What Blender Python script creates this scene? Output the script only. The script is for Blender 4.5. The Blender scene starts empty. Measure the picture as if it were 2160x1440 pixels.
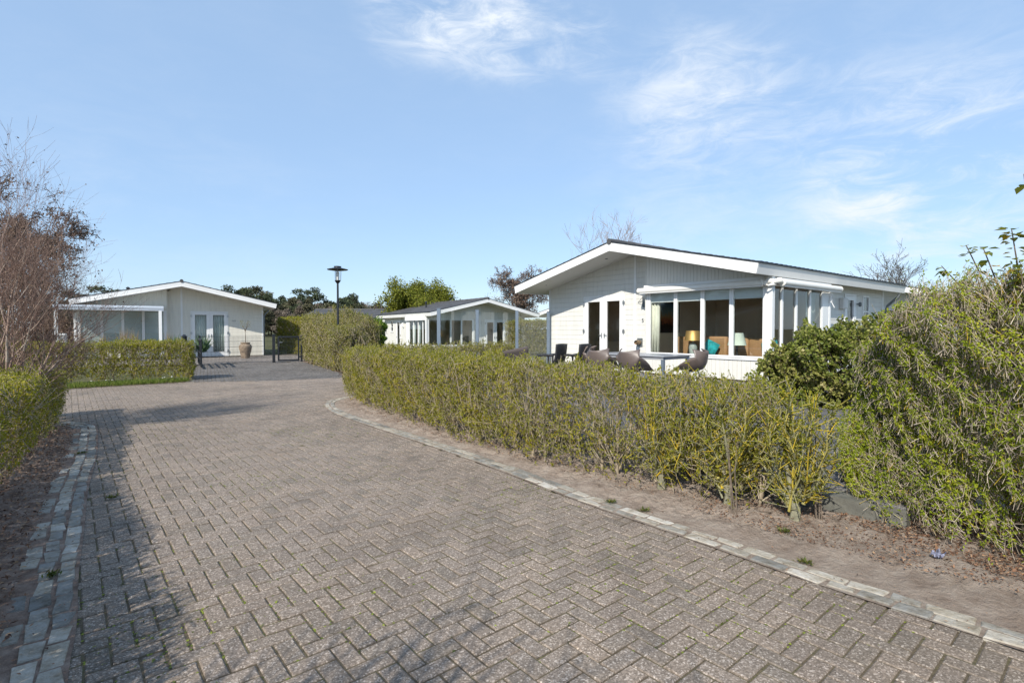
import bpy, bmesh, math, random
import numpy as np
from mathutils import Vector
R = math.radians
rng = np.random.default_rng(11); random.seed(11)
S = bpy.context.scene; COL = S.collection

# ------------------------------------------------------------------ materials
def newmat(name):
    m = bpy.data.materials.new(name); m.use_nodes = True
    nt = m.node_tree; return m, nt, nt.nodes['Principled BSDF'], nt.nodes['Material Output']
def N(nt, kind, **kw):
    n = nt.nodes.new(kind)
    for k, v in kw.items():
        if k in n.inputs.keys(): n.inputs[k].default_value = v
        else: setattr(n, k, v)
    return n
def ramp(nt, fac, stops):
    r = N(nt, 'ShaderNodeValToRGB'); el = r.color_ramp.elements
    while len(el) < len(stops): el.new(.5)
    for e, (p, c) in zip(el, stops): e.position = p; e.color = (*c, 1)
    nt.links.new(fac, r.inputs['Fac']); return r.outputs['Color']
def noise(nt, scale, detail=4, rough=.6, coord='Object'):
    tc = N(nt, 'ShaderNodeTexCoord'); n = N(nt, 'ShaderNodeTexNoise', Scale=scale, Detail=detail, Roughness=rough)
    nt.links.new(tc.outputs[coord], n.inputs['Vector']); return n.outputs['Fac']
def mul(c, f): return tuple(min(1, x * f) for x in c)
def mk(name, base, rough=.55, var=.12, vs=3., bump=0., bs=40., metal=0., spec=.5):
    m, nt, b, o = newmat(name)
    b.inputs['Roughness'].default_value = rough; b.inputs['Metallic'].default_value = metal
    b.inputs['Specular IOR Level'].default_value = spec
    nt.links.new(ramp(nt, noise(nt, vs), [(.3, mul(base, 1 - var)), (.7, mul(base, 1 + var))]), b.inputs['Base Color'])
    if bump:
        bp = N(nt, 'ShaderNodeBump', Strength=bump, Distance=.01); nt.links.new(noise(nt, bs, 6), bp.inputs['Height'])
        nt.links.new(bp.outputs['Normal'], b.inputs['Normal'])
    return m
def tintmat(name, stops, rough=.55, transl=0., bump=0., bs=200., spec=.4):
    m, nt, b, o = newmat(name); b.inputs['Roughness'].default_value = rough
    b.inputs['Specular IOR Level'].default_value = spec
    a = N(nt, 'ShaderNodeAttribute', attribute_name='tint'); c = ramp(nt, a.outputs['Fac'], stops)
    nt.links.new(c, b.inputs['Base Color'])
    if transl:
        t = N(nt, 'ShaderNodeBsdfTranslucent'); nt.links.new(c, t.inputs['Color'])
        mx = N(nt, 'ShaderNodeMixShader', Fac=transl); nt.links.new(b.outputs[0], mx.inputs[1]); nt.links.new(t.outputs[0], mx.inputs[2])
        nt.links.new(mx.outputs[0], o.inputs['Surface'])
    if bump:
        bp = N(nt, 'ShaderNodeBump', Strength=bump, Distance=.01); nt.links.new(noise(nt, bs, 4), bp.inputs['Height'])
        nt.links.new(bp.outputs['Normal'], b.inputs['Normal'])
    return m
def glassmat(name, tint, refl=1.5, extra=0.0):
    m, nt, b, o = newmat(name)
    t = N(nt, 'ShaderNodeBsdfTransparent', Color=(*tint, 1)); g = N(nt, 'ShaderNodeBsdfGlossy', Roughness=.0)
    f = N(nt, 'ShaderNodeLayerWeight', Blend=.5); mx = N(nt, 'ShaderNodeMixShader')
    pw = N(nt, 'ShaderNodeMath', operation='POWER'); pw.inputs[1].default_value = 5.; nt.links.new(f.outputs['Facing'], pw.inputs[0])
    mt = N(nt, 'ShaderNodeMath', operation='MULTIPLY_ADD'); mt.inputs[1].default_value = .95; mt.inputs[2].default_value = extra
    nt.links.new(pw.outputs[0], mt.inputs[0]); nt.links.new(mt.outputs[0], mx.inputs[0])
    # a faint waviness so that panes reflect like real float glass
    bp = N(nt, 'ShaderNodeBump', Strength=.05, Distance=.004); nt.links.new(noise(nt, 1.3, 1), bp.inputs['Height'])
    nt.links.new(bp.outputs['Normal'], g.inputs['Normal'])
    nt.links.new(t.outputs[0], mx.inputs[1]); nt.links.new(g.outputs[0], mx.inputs[2]); nt.links.new(mx.outputs[0], o.inputs['Surface'])
    return m

def woodpaint(name, base):
    # painted weatherboard: faint dirt streaks running down, slight sheen
    m, nt, b, o = newmat(name); b.inputs['Roughness'].default_value = .5
    tc = N(nt, 'ShaderNodeTexCoord'); mp = N(nt, 'ShaderNodeMapping'); mp.inputs['Scale'].default_value = (6, 6, .7)
    nt.links.new(tc.outputs['Object'], mp.inputs['Vector']); n = N(nt, 'ShaderNodeTexNoise', Scale=1.5, Detail=6, Roughness=.65)
    nt.links.new(mp.outputs[0], n.inputs['Vector'])
    nt.links.new(ramp(nt, n.outputs['Fac'], [(.22, mul(base, .80)), (.42, mul(base, .95)), (.55, base), (.8, mul(base, 1.04))]), b.inputs['Base Color'])
    bp = N(nt, 'ShaderNodeBump', Strength=.12, Distance=.004); nt.links.new(noise(nt, 9, 5), bp.inputs['Height'])
    nt.links.new(bp.outputs['Normal'], b.inputs['Normal'])
    return m

M = {}
M['siding'] = woodpaint('painted siding', (.685, .67, .62))
M['siding_l'] = woodpaint('cream siding', (.72, .69, .60))
M['white'] = mk('white pvc', (.78, .78, .77), .35, .03, 2)
M['fascia'] = mk('white fascia', (.80, .79, .77), .42, .05, 1.2, .05, 12)
M['soffit'] = mk('soffit', (.66, .64, .60), .55, .04, 1.)
M['roof'] = mk('concrete tile', (.075, .073, .075), .75, .4, 1.4, .6, 90)
M['dark'] = mk('dark metal', (.03, .033, .038), .4, .15, 3, metal=.3)
M['black'] = mk('black powdercoat', (.016, .018, .022), .38, .2, 4)
M['zinc'] = mk('grey zinc', (.17, .19, .20), .45, .15, 4, metal=.4)
M['alu'] = mk('blue grey aluminium', (.19, .235, .29), .35, .08, 3, metal=.35)
M['steel'] = mk('steel', (.5, .5, .5), .3, .1, 5, metal=.9)
M['glass'] = glassmat('window glass', (.93, .95, .94), 1.5, .042)
M['clear'] = glassmat('clear screen glass', (.95, .97, .96), 1.5, .06)
M['inner'] = mk('inner wall', (.70, .60, .48), .8, .06, 1)
M['floor_in'] = mk('inner floor', (.40, .28, .17), .5, .2, 2)
M['curtain'] = mk('curtain', (.55, .60, .58), .9, .08, 5)
M['blind'] = mk('roller blind', (.72, .74, .74), .8, .05, 2)
M['pleat'] = mk('grey blind', (.50, .54, .54), .75, .05, 1)
M['cassette'] = mk('awning cassette', (.76, .74, .69), .35, .05, 3)
M['tan'] = mk('tan leather', (.40, .22, .105), .6, .14, 5, .2, 30)
M['brass'] = mk('brass shade', (.62, .38, .14), .5, .05, 3, metal=.8)
M['shade'] = mk('pale lamp shade', (.70, .76, .66), .8, .04, 3)
M['ceramic'] = mk('mottled ceramic', (.42, .46, .43), .35, .3, 14)
M['teal'] = mk('teal cushion', (.02, .33, .36), .85, .5, 9)
M['taupe'] = mk('taupe shell', (.135, .105, .092), .42, .06, 4)
M['wicker'] = mk('black wicker', (.022, .022, .025), .5, .5, 60, .9, 90)
M['ttop'] = mk('grey table top', (.30, .31, .33), .3, .08, 3)
M['fabric'] = mk('taupe sling', (.085, .07, .066), .9, .12, 20)
M['clay'] = mk('weathered clay', (.27, .205, .145), .9, .45, 7, .9, 25)
M['bark'] = mk('bark', (.16, .125, .095), .9, .4, 14, .8, 40)
M['daisy'] = mk('daisy', (.8, .8, .75), .7, .02)
M['paper'] = mk('blue and white wrapper', (.17, .18, .25), .5, .9, 90)
M['kerbside'] = mk('terrace kerb concrete', (.13, .128, .11), .9, .35, 6, .6, 40)
M['lampglass'] = glassmat('lantern glass', (.95, .95, .95), 1.45, .06)
M['opal'] = mk('opal tube', (.75, .76, .72), .5, .02)

def pavermat(name, c0, c1, speck, jit=.2):
    m, nt, b, o = newmat(name); b.inputs['Roughness'].default_value = .85; b.inputs['Specular IOR Level'].default_value = .25
    a = N(nt, 'ShaderNodeAttribute', attribute_name='tint')
    tc = N(nt, 'ShaderNodeTexCoord')
    # exposed aggregate: small pale and dark stones
    v = N(nt, 'ShaderNodeTexVoronoi', Scale=140.); nt.links.new(tc.outputs['Object'], v.inputs['Vector'])
    sep = N(nt, 'ShaderNodeSeparateColor'); nt.links.new(v.outputs['Color'], sep.inputs[0])
    agg = ramp(nt, sep.outputs[0], [(0., mul(c0, .68)), (.35, c0), (.72, c1), (.84, mul(c1, 1.25)), (.93, speck), (1., mul(speck, 1.25))])
    stain = ramp(nt, noise(nt, .55, 6, .65), [(.28, (.66, .66, .66)), (.42, (.88, .87, .86)), (.55, (1, 1, 1)), (.75, (1.0, .96, .90))])
    st2 = ramp(nt, noise(nt, 2.3, 4, .6), [(.3, (.84, .84, .85)), (.5, (1, 1, 1)), (.7, (1, .985, .96))])
    m0 = N(nt, 'ShaderNodeMix', data_type='RGBA', blend_type='MULTIPLY'); m0.inputs[0].default_value = 1; nt.links.new(stain, m0.inputs[6]); nt.links.new(st2, m0.inputs[7]); stain = m0.outputs[2]
    each = ramp(nt, a.outputs['Fac'], [(0, (1 - jit,) * 3), (.5, (.92, .90, .90)), (1, (1, .96, .94))])
    m1 = N(nt, 'ShaderNodeMix', data_type='RGBA', blend_type='MULTIPLY'); m1.inputs[0].default_value = 1
    m2 = N(nt, 'ShaderNodeMix', data_type='RGBA', blend_type='MULTIPLY'); m2.inputs[0].default_value = 1
    nt.links.new(agg, m1.inputs[6]); nt.links.new(stain, m1.inputs[7]); nt.links.new(m1.outputs[2], m2.inputs[6]); nt.links.new(each, m2.inputs[7])
    nt.links.new(m2.outputs[2], b.inputs['Base Color'])
    bp = N(nt, 'ShaderNodeBump', Strength=.8, Distance=.004); nt.links.new(sep.outputs[1], bp.inputs['Height'])
    nt.links.new(bp.outputs['Normal'], b.inputs['Normal'])
    return m
M['paver'] = pavermat('road paver', (.242, .202, .163), (.296, .248, .204), (.46, .405, .35), .24)
M['drive'] = pavermat('dark drive paver', (.135, .128, .12), (.18, .172, .162), (.32, .30, .28), .4)
M['terrace'] = pavermat('terrace paver', (.125, .125, .13), (.165, .165, .165), (.27, .27, .27), .35)
M['patio'] = pavermat('patio tile', (.24, .215, .19), (.29, .26, .235), (.42, .40, .38), .3)
def kerbmat():
    m = tintmat('weathered stone sett', [(0, (.19, .19, .18)), (.35, (.30, .29, .265)), (.7, (.40, .37, .315)), (1, (.53, .505, .455))], .8, 0, 1., 45)
    nt = m.node_tree; b = nt.nodes['Principled BSDF']; src = b.inputs['Base Color'].links[0].from_socket
    mx = N(nt, 'ShaderNodeMix', data_type='RGBA', blend_type='MULTIPLY'); mx.inputs[0].default_value = 1; nt.links.new(src, mx.inputs[6])
    nt.links.new(ramp(nt, noise(nt, 11, 8, .7), [(.3, (.42, .36, .28)), (.46, (.80, .76, .70)), (.6, (1, 1, 1))]), mx.inputs[7]); nt.links.new(mx.outputs[2], b.inputs['Base Color']); return m
M['kerb'] = kerbmat()
def soilmat(name, stops, sc):
    m, nt, b, o = newmat(name); b.inputs['Roughness'].default_value = .95; b.inputs['Specular IOR Level'].default_value = .1
    f1 = noise(nt, sc, 8, .72)
    nt.links.new(ramp(nt, f1, stops), b.inputs['Base Color'])
    bp = N(nt, 'ShaderNodeBump', Strength=1., Distance=.03); nt.links.new(noise(nt, 28, 8, .7), bp.inputs['Height'])
    nt.links.new(bp.outputs['Normal'], b.inputs['Normal']); return m
M['sand'] = soilmat('sandy soil', [(.22, (.12, .085, .062)), (.4, (.255, .20, .16)), (.6, (.345, .285, .235)), (.8, (.43, .37, .315))], 5.)
M['humus'] = soilmat('leafy soil', [(.25, (.10, .07, .052)), (.45, (.23, .165, .13)), (.62, (.35, .27, .22)), (.8, (.42, .34, .28))], 6.)
M['joint'] = soilmat('mossy joint sand', [(.35, (.11, .088, .062)), (.5, (.16, .13, .09)), (.66, (.15, .145, .07)), (.8, (.13, .15, .04))], 3.2)
M['meadow'] = soilmat('rough ground', [(.3, (.06, .07, .025)), (.5, (.10, .10, .045)), (.7, (.17, .14, .085))], .7)

LEAF = dict(
    privet=[(0, (.07, .08, .006)), (.25, (.185, .205, .012)), (.55, (.33, .33, .024)), (.84, (.45, .40, .04)), (1, (.52, .385, .05))],
    privetd=[(0, (.03, .045, .007)), (.4, (.085, .115, .014)), (.75, (.15, .165, .026)), (1, (.23, .19, .05))],
    lime=[(0, (.08, .11, .006)), (.35, (.21, .275, .012)), (.7, (.34, .40, .022)), (1, (.48, .44, .045))],
    olive=[(0, (.10, .11, .016)), (.4, (.22, .225, .034)), (.75, (.34, .31, .07)), (1, (.40, .33, .12))],
    ivy=[(0, (.06, .09, .018)), (.3, (.17, .215, .032)), (.65, (.34, .34, .09)), (1, (.45, .39, .17))],
    laurel=[(0, (.045, .10, .008)), (.5, (.11, .20, .012)), (1, (.24, .33, .025))],
    pine=[(0, (.03, .042, .022)), (.6, (.06, .078, .034)), (1, (.11, .118, .05))],
    pineo=[(0, (.05, .054, .028)), (.6, (.095, .09, .046)), (1, (.15, .13, .07))],
    wood=[(0, (.10, .08, .062)), (.5, (.185, .15, .118)), (1, (.27, .225, .18))],
    willow=[(0, (.09, .115, .012)), (.5, (.20, .22, .022)), (1, (.31, .30, .05))],
    rust=[(0, (.12, .075, .052)), (.5, (.20, .135, .095)), (1, (.28, .20, .14))],
    grass=[(0, (.08, .13, .014)), (.6, (.16, .22, .03)), (1, (.28, .28, .08))],
    moss=[(0, (.05, .06, .012)), (.5, (.12, .15, .02)), (1, (.22, .25, .03))],
    straw=[(0, (.30, .20, .10)), (1, (.48, .36, .2))],
    yucca=[(0, (.05, .10, .04)), (1, (.15, .22, .10))],
    litter=[(0, (.055, .028, .018)), (.4, (.14, .068, .038)), (.75, (.26, .145, .085)), (1, (.36, .24, .14))],
    poplar=[(0, (.10, .14, .03)), (.5, (.25, .29, .05)), (.8, (.40, .38, .06)), (1, (.58, .38, .03))])
for k, v in LEAF.items():
    M['leaf_' + k] = tintmat('leaf ' + k, v, .5 if k in ('privet', 'ivy', 'laurel', 'privetd') else .75, 0 if k in ('litter', 'pine', 'pineo', 'rust', 'wood', 'moss') else .5 if k == 'privet' else .36, spec=.35)
TW = dict(
    beige=[(0, (.18, .145, .10)), (.4, (.35, .29, .21)), (.8, (.46, .39, .29)), (.92, (.34, .28, .10)), (1, (.50, .36, .025))],
    pale=[(0, (.24, .195, .145)), (.4, (.46, .385, .30)), (.8, (.58, .50, .40)), (.93, (.42, .34, .13)), (1, (.52, .37, .03))],
    lichen=[(0, (.13, .125, .085)), (.35, (.24, .235, .15)), (.6, (.31, .29, .13)), (.8, (.44, .36, .06)), (1, (.56, .38, .025))],
    purple=[(0, (.13, .08, .068)), (.5, (.30, .205, .17)), (1, (.48, .38, .315))],
    red=[(0, (.10, .06, .05)), (.5, (.24, .155, .125)), (.85, (.36, .26, .21)), (1, (.50, .41, .34))],
    brown=[(0, (.05, .038, .035)), (.5, (.10, .078, .068)), (1, (.17, .135, .115))],
    rusty=[(0, (.10, .062, .045)), (.5, (.18, .12, .085)), (1, (.27, .19, .14))])
for k, v in TW.items(): M['tw_' + k] = tintmat('twig ' + k, v, .85, 0, .4, 150, .2)

# ------------------------------------------------------------------ objects
def tag(o, label=None, cat=None, group=None, kind=None):
    if label: o['label'] = label
    if cat: o['category'] = cat
    if group: o['group'] = group
    if kind: o['kind'] = kind
    return o
def empty(name, loc, rz=0, label=None, cat=None, group=None):
    o = bpy.data.objects.new(name, None); COL.objects.link(o); o.location = loc; o.rotation_euler = (0, 0, rz)
    o.empty_display_size = .2
    return tag(o, label, cat, group)
def copy_tree(o, parent=None):
    c = o.copy(); COL.objects.link(c); c.parent = parent
    for ch in list(o.children): copy_tree(ch, c)
    return c
def fast(name, V, F, mat, parent=None, tint=None, smooth=False, midx=None):
    V = np.asarray(V, np.float32); F = np.asarray(F, np.int32)
    me = bpy.data.meshes.new(name); me.vertices.add(len(V)); me.vertices.foreach_set('co', V.ravel())
    m, k = F.shape
    me.loops.add(m * k); me.loops.foreach_set('vertex_index', F.ravel())
    me.polygons.add(m); me.polygons.foreach_set('loop_start', np.arange(0, m * k, k, dtype=np.int32))
    for mm in (mat if isinstance(mat, list) else [mat]): me.materials.append(mm)
    if midx is not None: me.polygons.foreach_set('material_index', np.asarray(midx, np.int32))
    me.polygons.foreach_set('use_smooth', np.full(m, smooth))
    me.update(calc_edges=True)
    if tint is not None:
        at = me.attributes.new('tint', 'FLOAT', 'FACE'); at.data.foreach_set('value', np.asarray(tint, np.float32))
    o = bpy.data.objects.new(name, me); COL.objects.link(o)
    if parent: o.parent = parent
    return o
class MB:
    """collects shapes of ONE part"""
    def __init__(s, f=None): s.v = []; s.f = []; s.x = f or (lambda p: p)
    def add(s, vs, fs):
        b = len(s.v); s.v += [s.x(tuple(p)) for p in vs]; s.f += [tuple(i + b for i in q) for q in fs]; return s
    def box(s, x0, x1, y0, y1, z0, z1):
        return s.add([(x0, y0, z0), (x1, y0, z0), (x1, y1, z0), (x0, y1, z0), (x0, y0, z1), (x1, y0, z1), (x1, y1, z1), (x0, y1, z1)],
                     [(0, 3, 2, 1), (4, 5, 6, 7), (0, 1, 5, 4), (1, 2, 6, 5), (2, 3, 7, 6), (3, 0, 4, 7)])
    def prism(s, poly, a, b, axis='y'):
        n = len(poly)
        f = {'y': lambda p, t: (p[0], t, p[1]), 'x': lambda p, t: (t, p[0], p[1]), 'z': lambda p, t: (p[0], p[1], t)}[axis]
        return s.add([f(p, a) for p in poly] + [f(p, b) for p in poly],
                     [tuple(range(n - 1, -1, -1)), tuple(range(n, 2 * n))] + [(i, (i + 1) % n, n + (i + 1) % n, n + i) for i in range(n)])
    def tube(s, pts, r, n=10, cap=True):
        pts = [Vector(p) for p in pts]; rs = r if isinstance(r, (list, tuple)) else [r] * len(pts); vs = []; fs = []
        up = None
        for i, p in enumerate(pts):
            d = (pts[min(i + 1, len(pts) - 1)] - pts[max(i - 1, 0)]).normalized()
            if up is None: up = Vector((0, 0, 1)) if abs(d.z) < .9 else Vector((1, 0, 0))
            a = d.cross(up).normalized(); b = a.cross(d).normalized(); up = b
            vs += [p + (a * math.cos(2 * math.pi * k / n) + b * math.sin(2 * math.pi * k / n)) * rs[i] for k in range(n)]
        for i in range(len(pts) - 1):
            for k in range(n): fs.append((i * n + k, i * n + (k + 1) % n, (i + 1) * n + (k + 1) % n, (i + 1) * n + k))
        if cap: fs += [tuple(range(n - 1, -1, -1)), tuple(range((len(pts) - 1) * n, len(pts) * n))]
        return s.add(vs, fs)
    def lathe(s, prof, c=(0, 0, 0), n=24):
        vs = []; fs = []
        for r, z in prof: vs += [(c[0] + r * math.cos(2 * math.pi * k / n), c[1] + r * math.sin(2 * math.pi * k / n), c[2] + z) for k in range(n)]
        for i in range(len(prof) - 1):
            for k in range(n): fs.append((i * n + k, i * n + (k + 1) % n, (i + 1) * n + (k + 1) % n, (i + 1) * n + k))
        fs += [tuple(range(n - 1, -1, -1)), tuple(range((len(prof) - 1) * n, len(prof) * n))]
        return s.add(vs, fs)
    def grid(s, nu, nv, fn, thick=0):
        vs = [fn(i / nu, j / nv) for j in range(nv + 1) for i in range(nu + 1)]
        fs = [(j * (nu + 1) + i, j * (nu + 1) + i + 1, (j + 1) * (nu + 1) + i + 1, (j + 1) * (nu + 1) + i) for j in range(nv) for i in range(nu)]
        return s.add(vs, fs)
    def build(s, name, mat, parent=None, bevel=0, smooth=False, solid=0, sub=0):
        me = bpy.data.meshes.new(name); me.from_pydata(s.v, [], s.f); me.materials.append(mat)
        bm = bmesh.new(); bm.from_mesh(me); bmesh.ops.recalc_face_normals(bm, faces=bm.faces[:])
        if bevel: bmesh.ops.bevel(bm, geom=[e for e in bm.edges if len(e.link_faces) == 2 and e.calc_face_angle(0) > .5], offset=bevel, segments=1, affect='EDGES', clamp_overlap=True)
        bm.to_mesh(me); bm.free()
        if smooth:
            me.polygons.foreach_set('use_smooth', [True] * len(me.polygons)); me.set_sharp_from_angle(angle=R(40))
        o = bpy.data.objects.new(name, me); COL.objects.link(o)
        if parent: o.parent = parent
        if solid: md = o.modifiers.new('solid', 'SOLIDIFY'); md.thickness = solid; md.offset = 0
        if sub: md = o.modifiers.new('sub', 'SUBSURF'); md.levels = md.render_levels = sub
        return o
def text(name, body, size, mat, parent, loc, rot):
    c = bpy.data.curves.new(name, 'FONT'); c.body = body; c.size = size; c.extrude = .006; c.align_x = 'CENTER'
    t = bpy.data.objects.new(name, c); COL.objects.link(t); bpy.context.view_layer.update()
    me = bpy.data.meshes.new_from_object(t.evaluated_get(bpy.context.evaluated_depsgraph_get()))
    bpy.data.objects.remove(t); me.materials.clear(); me.materials.append(mat)
    o = bpy.data.objects.new(name, me); COL.objects.link(o); o.parent = parent; o.location = loc; o.rotation_euler = rot; return o

def norm(a): return a / np.maximum(np.linalg.norm(a, axis=-1, keepdims=True), 1e-9)
def segmesh(A, B, ra, rb, k=3):
    """tapered k-sided twigs from A to B"""
    A = np.asarray(A, float); B = np.asarray(B, float); n = len(A); d = norm(B - A)
    ref = np.where(np.abs(d[:, 2:3]) < .9, np.array([[0, 0, 1.]]), np.array([[1., 0, 0]]))
    x = norm(np.cross(d, ref)); y = np.cross(d, x)
    ra = np.broadcast_to(np.asarray(ra, float), (n,)); rb = np.broadcast_to(np.asarray(rb, float), (n,))
    V = np.empty((n, 2 * k, 3))
    for i in range(k):
        c, s = math.cos(2 * math.pi * i / k), math.sin(2 * math.pi * i / k)
        o = x * c + y * s
        V[:, i] = A + o * ra[:, None]; V[:, k + i] = B + o * rb[:, None]
    base = (np.arange(n) * 2 * k)[:, None]
    F = np.concatenate([np.array([[i, (i + 1) % k, k + (i + 1) % k, k + i]]) + base for i in range(k)], 1).reshape(-1, 4)
    return V.reshape(-1, 3), F
def segobj(name, A, B, ra, rb, mat, parent, tint, k=3):
    V, F = segmesh(A, B, ra, rb, k); return fast(name, V, F, mat, parent, np.repeat(np.broadcast_to(tint, (len(A),)), k), smooth=True)
def leafmesh(P, D, Nn, L, W):
    D = norm(D); Sd = norm(np.cross(D, Nn)); Nn = np.cross(Sd, D); L = L[:, None]; W = W[:, None]
    V = np.stack([P, P + D * L * .45 + Sd * W * .5 + Nn * W * .14, P + D * L, P + D * L * .45 - Sd * W * .5 + Nn * W * .14], 1).reshape(-1, 3)
    F = np.arange(len(P) * 4).reshape(-1, 4); return V, F
def leafobj(name, P, D, Nn, L, W, mat, parent, tint, kind=None):
    V, F = leafmesh(P, D, Nn, L, W); o = fast(name, V, F, mat, parent, tint)
    if kind: o['kind'] = kind
    return o

# ------------------------------------------------------------------ camera, light, sky
cam = bpy.data.cameras.new('camera'); co = bpy.data.objects.new('camera', cam); COL.objects.link(co); S.camera = co
co.location = (0, 0, 1.55); co.rotation_euler = (R(90) - .024, 0, 0); cam.sensor_width = 36; cam.lens = 1114 / 2160 * 36
cam.clip_end = 3000; cam.clip_start = .05
LD = Vector((.618, 1.2, -1.10)).normalized()
sl = bpy.data.lights.new('sun', 'SUN'); so = bpy.data.objects.new('sun', sl); COL.objects.link(so)
sl.energy = 4.1; sl.angle = R(.53); sl.color = (1, .94, .84); so.rotation_euler = LD.to_track_quat('-Z', 'Y').to_euler(); so.location = (-10, -20, 20)
w = bpy.data.worlds.new('World'); S.world = w; w.use_nodes = True; nt = w.node_tree
bg = nt.nodes['Background']; bg.inputs['Strength'].default_value = .15
sky = N(nt, 'ShaderNodeTexSky'); sky.sky_type = 'NISHITA'; sky.sun_disc = False
sky.sun_elevation = R(39.2); sky.sun_rotation = R(207); sky.altitude = 0; sky.air_density = 1.0; sky.dust_density = .3; sky.ozone_density = 3.
tc = N(nt, 'ShaderNodeTexCoord')
mp = N(nt, 'ShaderNodeMapping'); mp.inputs['Scale'].default_value = (1.6, 2.2, 5.0); mp.inputs['Rotation'].default_value = (0, R(-16), 0)
nt.links.new(tc.outputs['Generated'], mp.inputs['Vector'])
n1 = N(nt, 'ShaderNodeTexNoise', Scale=2.2, Detail=8, Roughness=.56, Distortion=.25); nt.links.new(mp.outputs[0], n1.inputs['Vector'])
def dirmask(x, y, width, gain):
    f, p = 1114., .024; a = (x - 1080) / f; b = -(y - 720) / f
    d = Vector((a, math.cos(p) + b * math.sin(p), b * math.cos(p) - math.sin(p))).normalized()
    dp = N(nt, 'ShaderNodeVectorMath', operation='DOT_PRODUCT'); dp.inputs[1].default_value = d
    nv = N(nt, 'ShaderNodeVectorMath', operation='NORMALIZE'); nt.links.new(tc.outputs['Generated'], nv.inputs[0]); nt.links.new(nv.outputs[0], dp.inputs[0])
    mr = N(nt, 'ShaderNodeMapRange', interpolation_type='SMOOTHSTEP'); mr.inputs['From Min'].default_value = math.cos(R(width)); mr.inputs['From Max'].default_value = 1
    mr.inputs['To Max'].default_value = gain; nt.links.new(dp.outputs['Value'], mr.inputs['Value']); return mr.outputs[0]
acc = None
for a in ((880, -5, 7, .9), (1000, 35, 7, .85), (1110, 65, 6, .8), (1235, 90, 4, .8), (1400, 190, 8, .38), (1500, 230, 9, .42), (1620, 225, 7, .3), (1830, 320, 9, .35), (1990, 400, 12, .38), (2150, 430, 13, .42), (1650, 500, 24, .3), (2100, 380, 16, .2), (300, 640, 22, .1)):
    o = dirmask(*a)
    if acc is None: acc = o
    else:
        mx = N(nt, 'ShaderNodeMath', operation='ADD'); nt.links.new(acc, mx.inputs[0]); nt.links.new(o, mx.inputs[1]); acc = mx.outputs[0]
bs = N(nt, 'ShaderNodeMath', operation='ADD'); bs.inputs[1].default_value = .05; nt.links.new(acc, bs.inputs[0])
mp2 = N(nt, 'ShaderNodeMapping'); mp2.inputs['Scale'].default_value = (3, 3, 9); mp2.inputs['Rotation'].default_value = (0, R(-20), R(12)); nt.links.new(tc.outputs['Generated'], mp2.inputs['Vector'])
n2 = N(nt, 'ShaderNodeTexNoise', Scale=3.4, Detail=12, Roughness=.7, Distortion=.9); nt.links.new(mp2.outputs[0], n2.inputs['Vector'])
av = N(nt, 'ShaderNodeMath', operation='MULTIPLY_ADD'); av.inputs[1].default_value = .55; sc2 = N(nt, 'ShaderNodeMath', operation='MULTIPLY'); sc2.inputs[1].default_value = .45; nt.links.new(n2.outputs['Fac'], sc2.inputs[0]); nt.links.new(n1.outputs['Fac'], av.inputs[0]); nt.links.new(sc2.outputs[0], av.inputs[2])
cr = N(nt, 'ShaderNodeMapRange', interpolation_type='SMOOTHSTEP'); cr.inputs['From Min'].default_value = .40; cr.inputs['From Max'].default_value = .74
nt.links.new(av.outputs[0], cr.inputs['Value'])
ml = N(nt, 'ShaderNodeMath', operation='MULTIPLY', use_clamp=True); nt.links.new(bs.outputs[0], ml.inputs[0]); nt.links.new(cr.outputs[0], ml.inputs[1])
hsv = N(nt, 'ShaderNodeMix', data_type='RGBA'); hsv.inputs[0].default_value = .66; hsv.inputs[7].default_value = (2.1, 3.05, 4.4, 1); nt.links.new(sky.outputs[0], hsv.inputs[6])
mixc = N(nt, 'ShaderNodeMix', data_type='RGBA'); mixc.inputs[7].default_value = (4.3, 4.65, 5.1, 1)
nt.links.new(ml.outputs[0], mixc.inputs[0]); nt.links.new(hsv.outputs[2], mixc.inputs[6]); nt.links.new(mixc.outputs[2], bg.inputs['Color'])
vs = S.view_settings; vs.view_transform = 'Standard'; vs.look = 'None'; vs.exposure = .48; vs.gamma = 1
S.cycles.use_denoising = True; S.cycles.max_bounces = 8; S.cycles.transparent_max_bounces = 24

# ------------------------------------------------------------------ ground, road, kerbs
def offs(path, d):
    P = np.array(path, float); T = np.gradient(P, axis=0); T = norm(T); return P + np.stack([-T[:, 1], T[:, 0]], 1) * d
def resample(path, step):
    P = np.array(path, float); L = np.r_[0, np.cumsum(np.linalg.norm(np.diff(P, axis=0), axis=1))]
    s = np.arange(0, L[-1], step); return np.stack([np.interp(s, L, P[:, i]) for i in range(P.shape[1])], 1)
def smooth_path(path, it=2):
    P = np.array(path, float)
    for _ in range(it):
        Q = [P[0]]
        for a, b in zip(P[:-1], P[1:]): Q += [a * .75 + b * .25, a * .25 + b * .75]
        P = np.array(Q + [P[-1]])
    return P
def inpoly(P, poly):
    x, y = P[:, 0], P[:, 1]; c = np.zeros(len(P), bool); n = len(poly)
    for i in range(n):
        x1, y1 = poly[i]; x2, y2 = poly[(i + 1) % n]
        t = ((y1 > y) != (y2 > y)); c ^= t & (x < (x2 - x1) * (y - y1) / ((y2 - y1) if y2 != y1 else 1e-9) + x1)
    return c
def scatter(poly, n):
    A = np.array(poly); lo, hi = A.min(0), A.max(0); P = rng.uniform(lo, hi, (n * 4, 2)); P = P[inpoly(P, poly)]; return P[:n]
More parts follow.
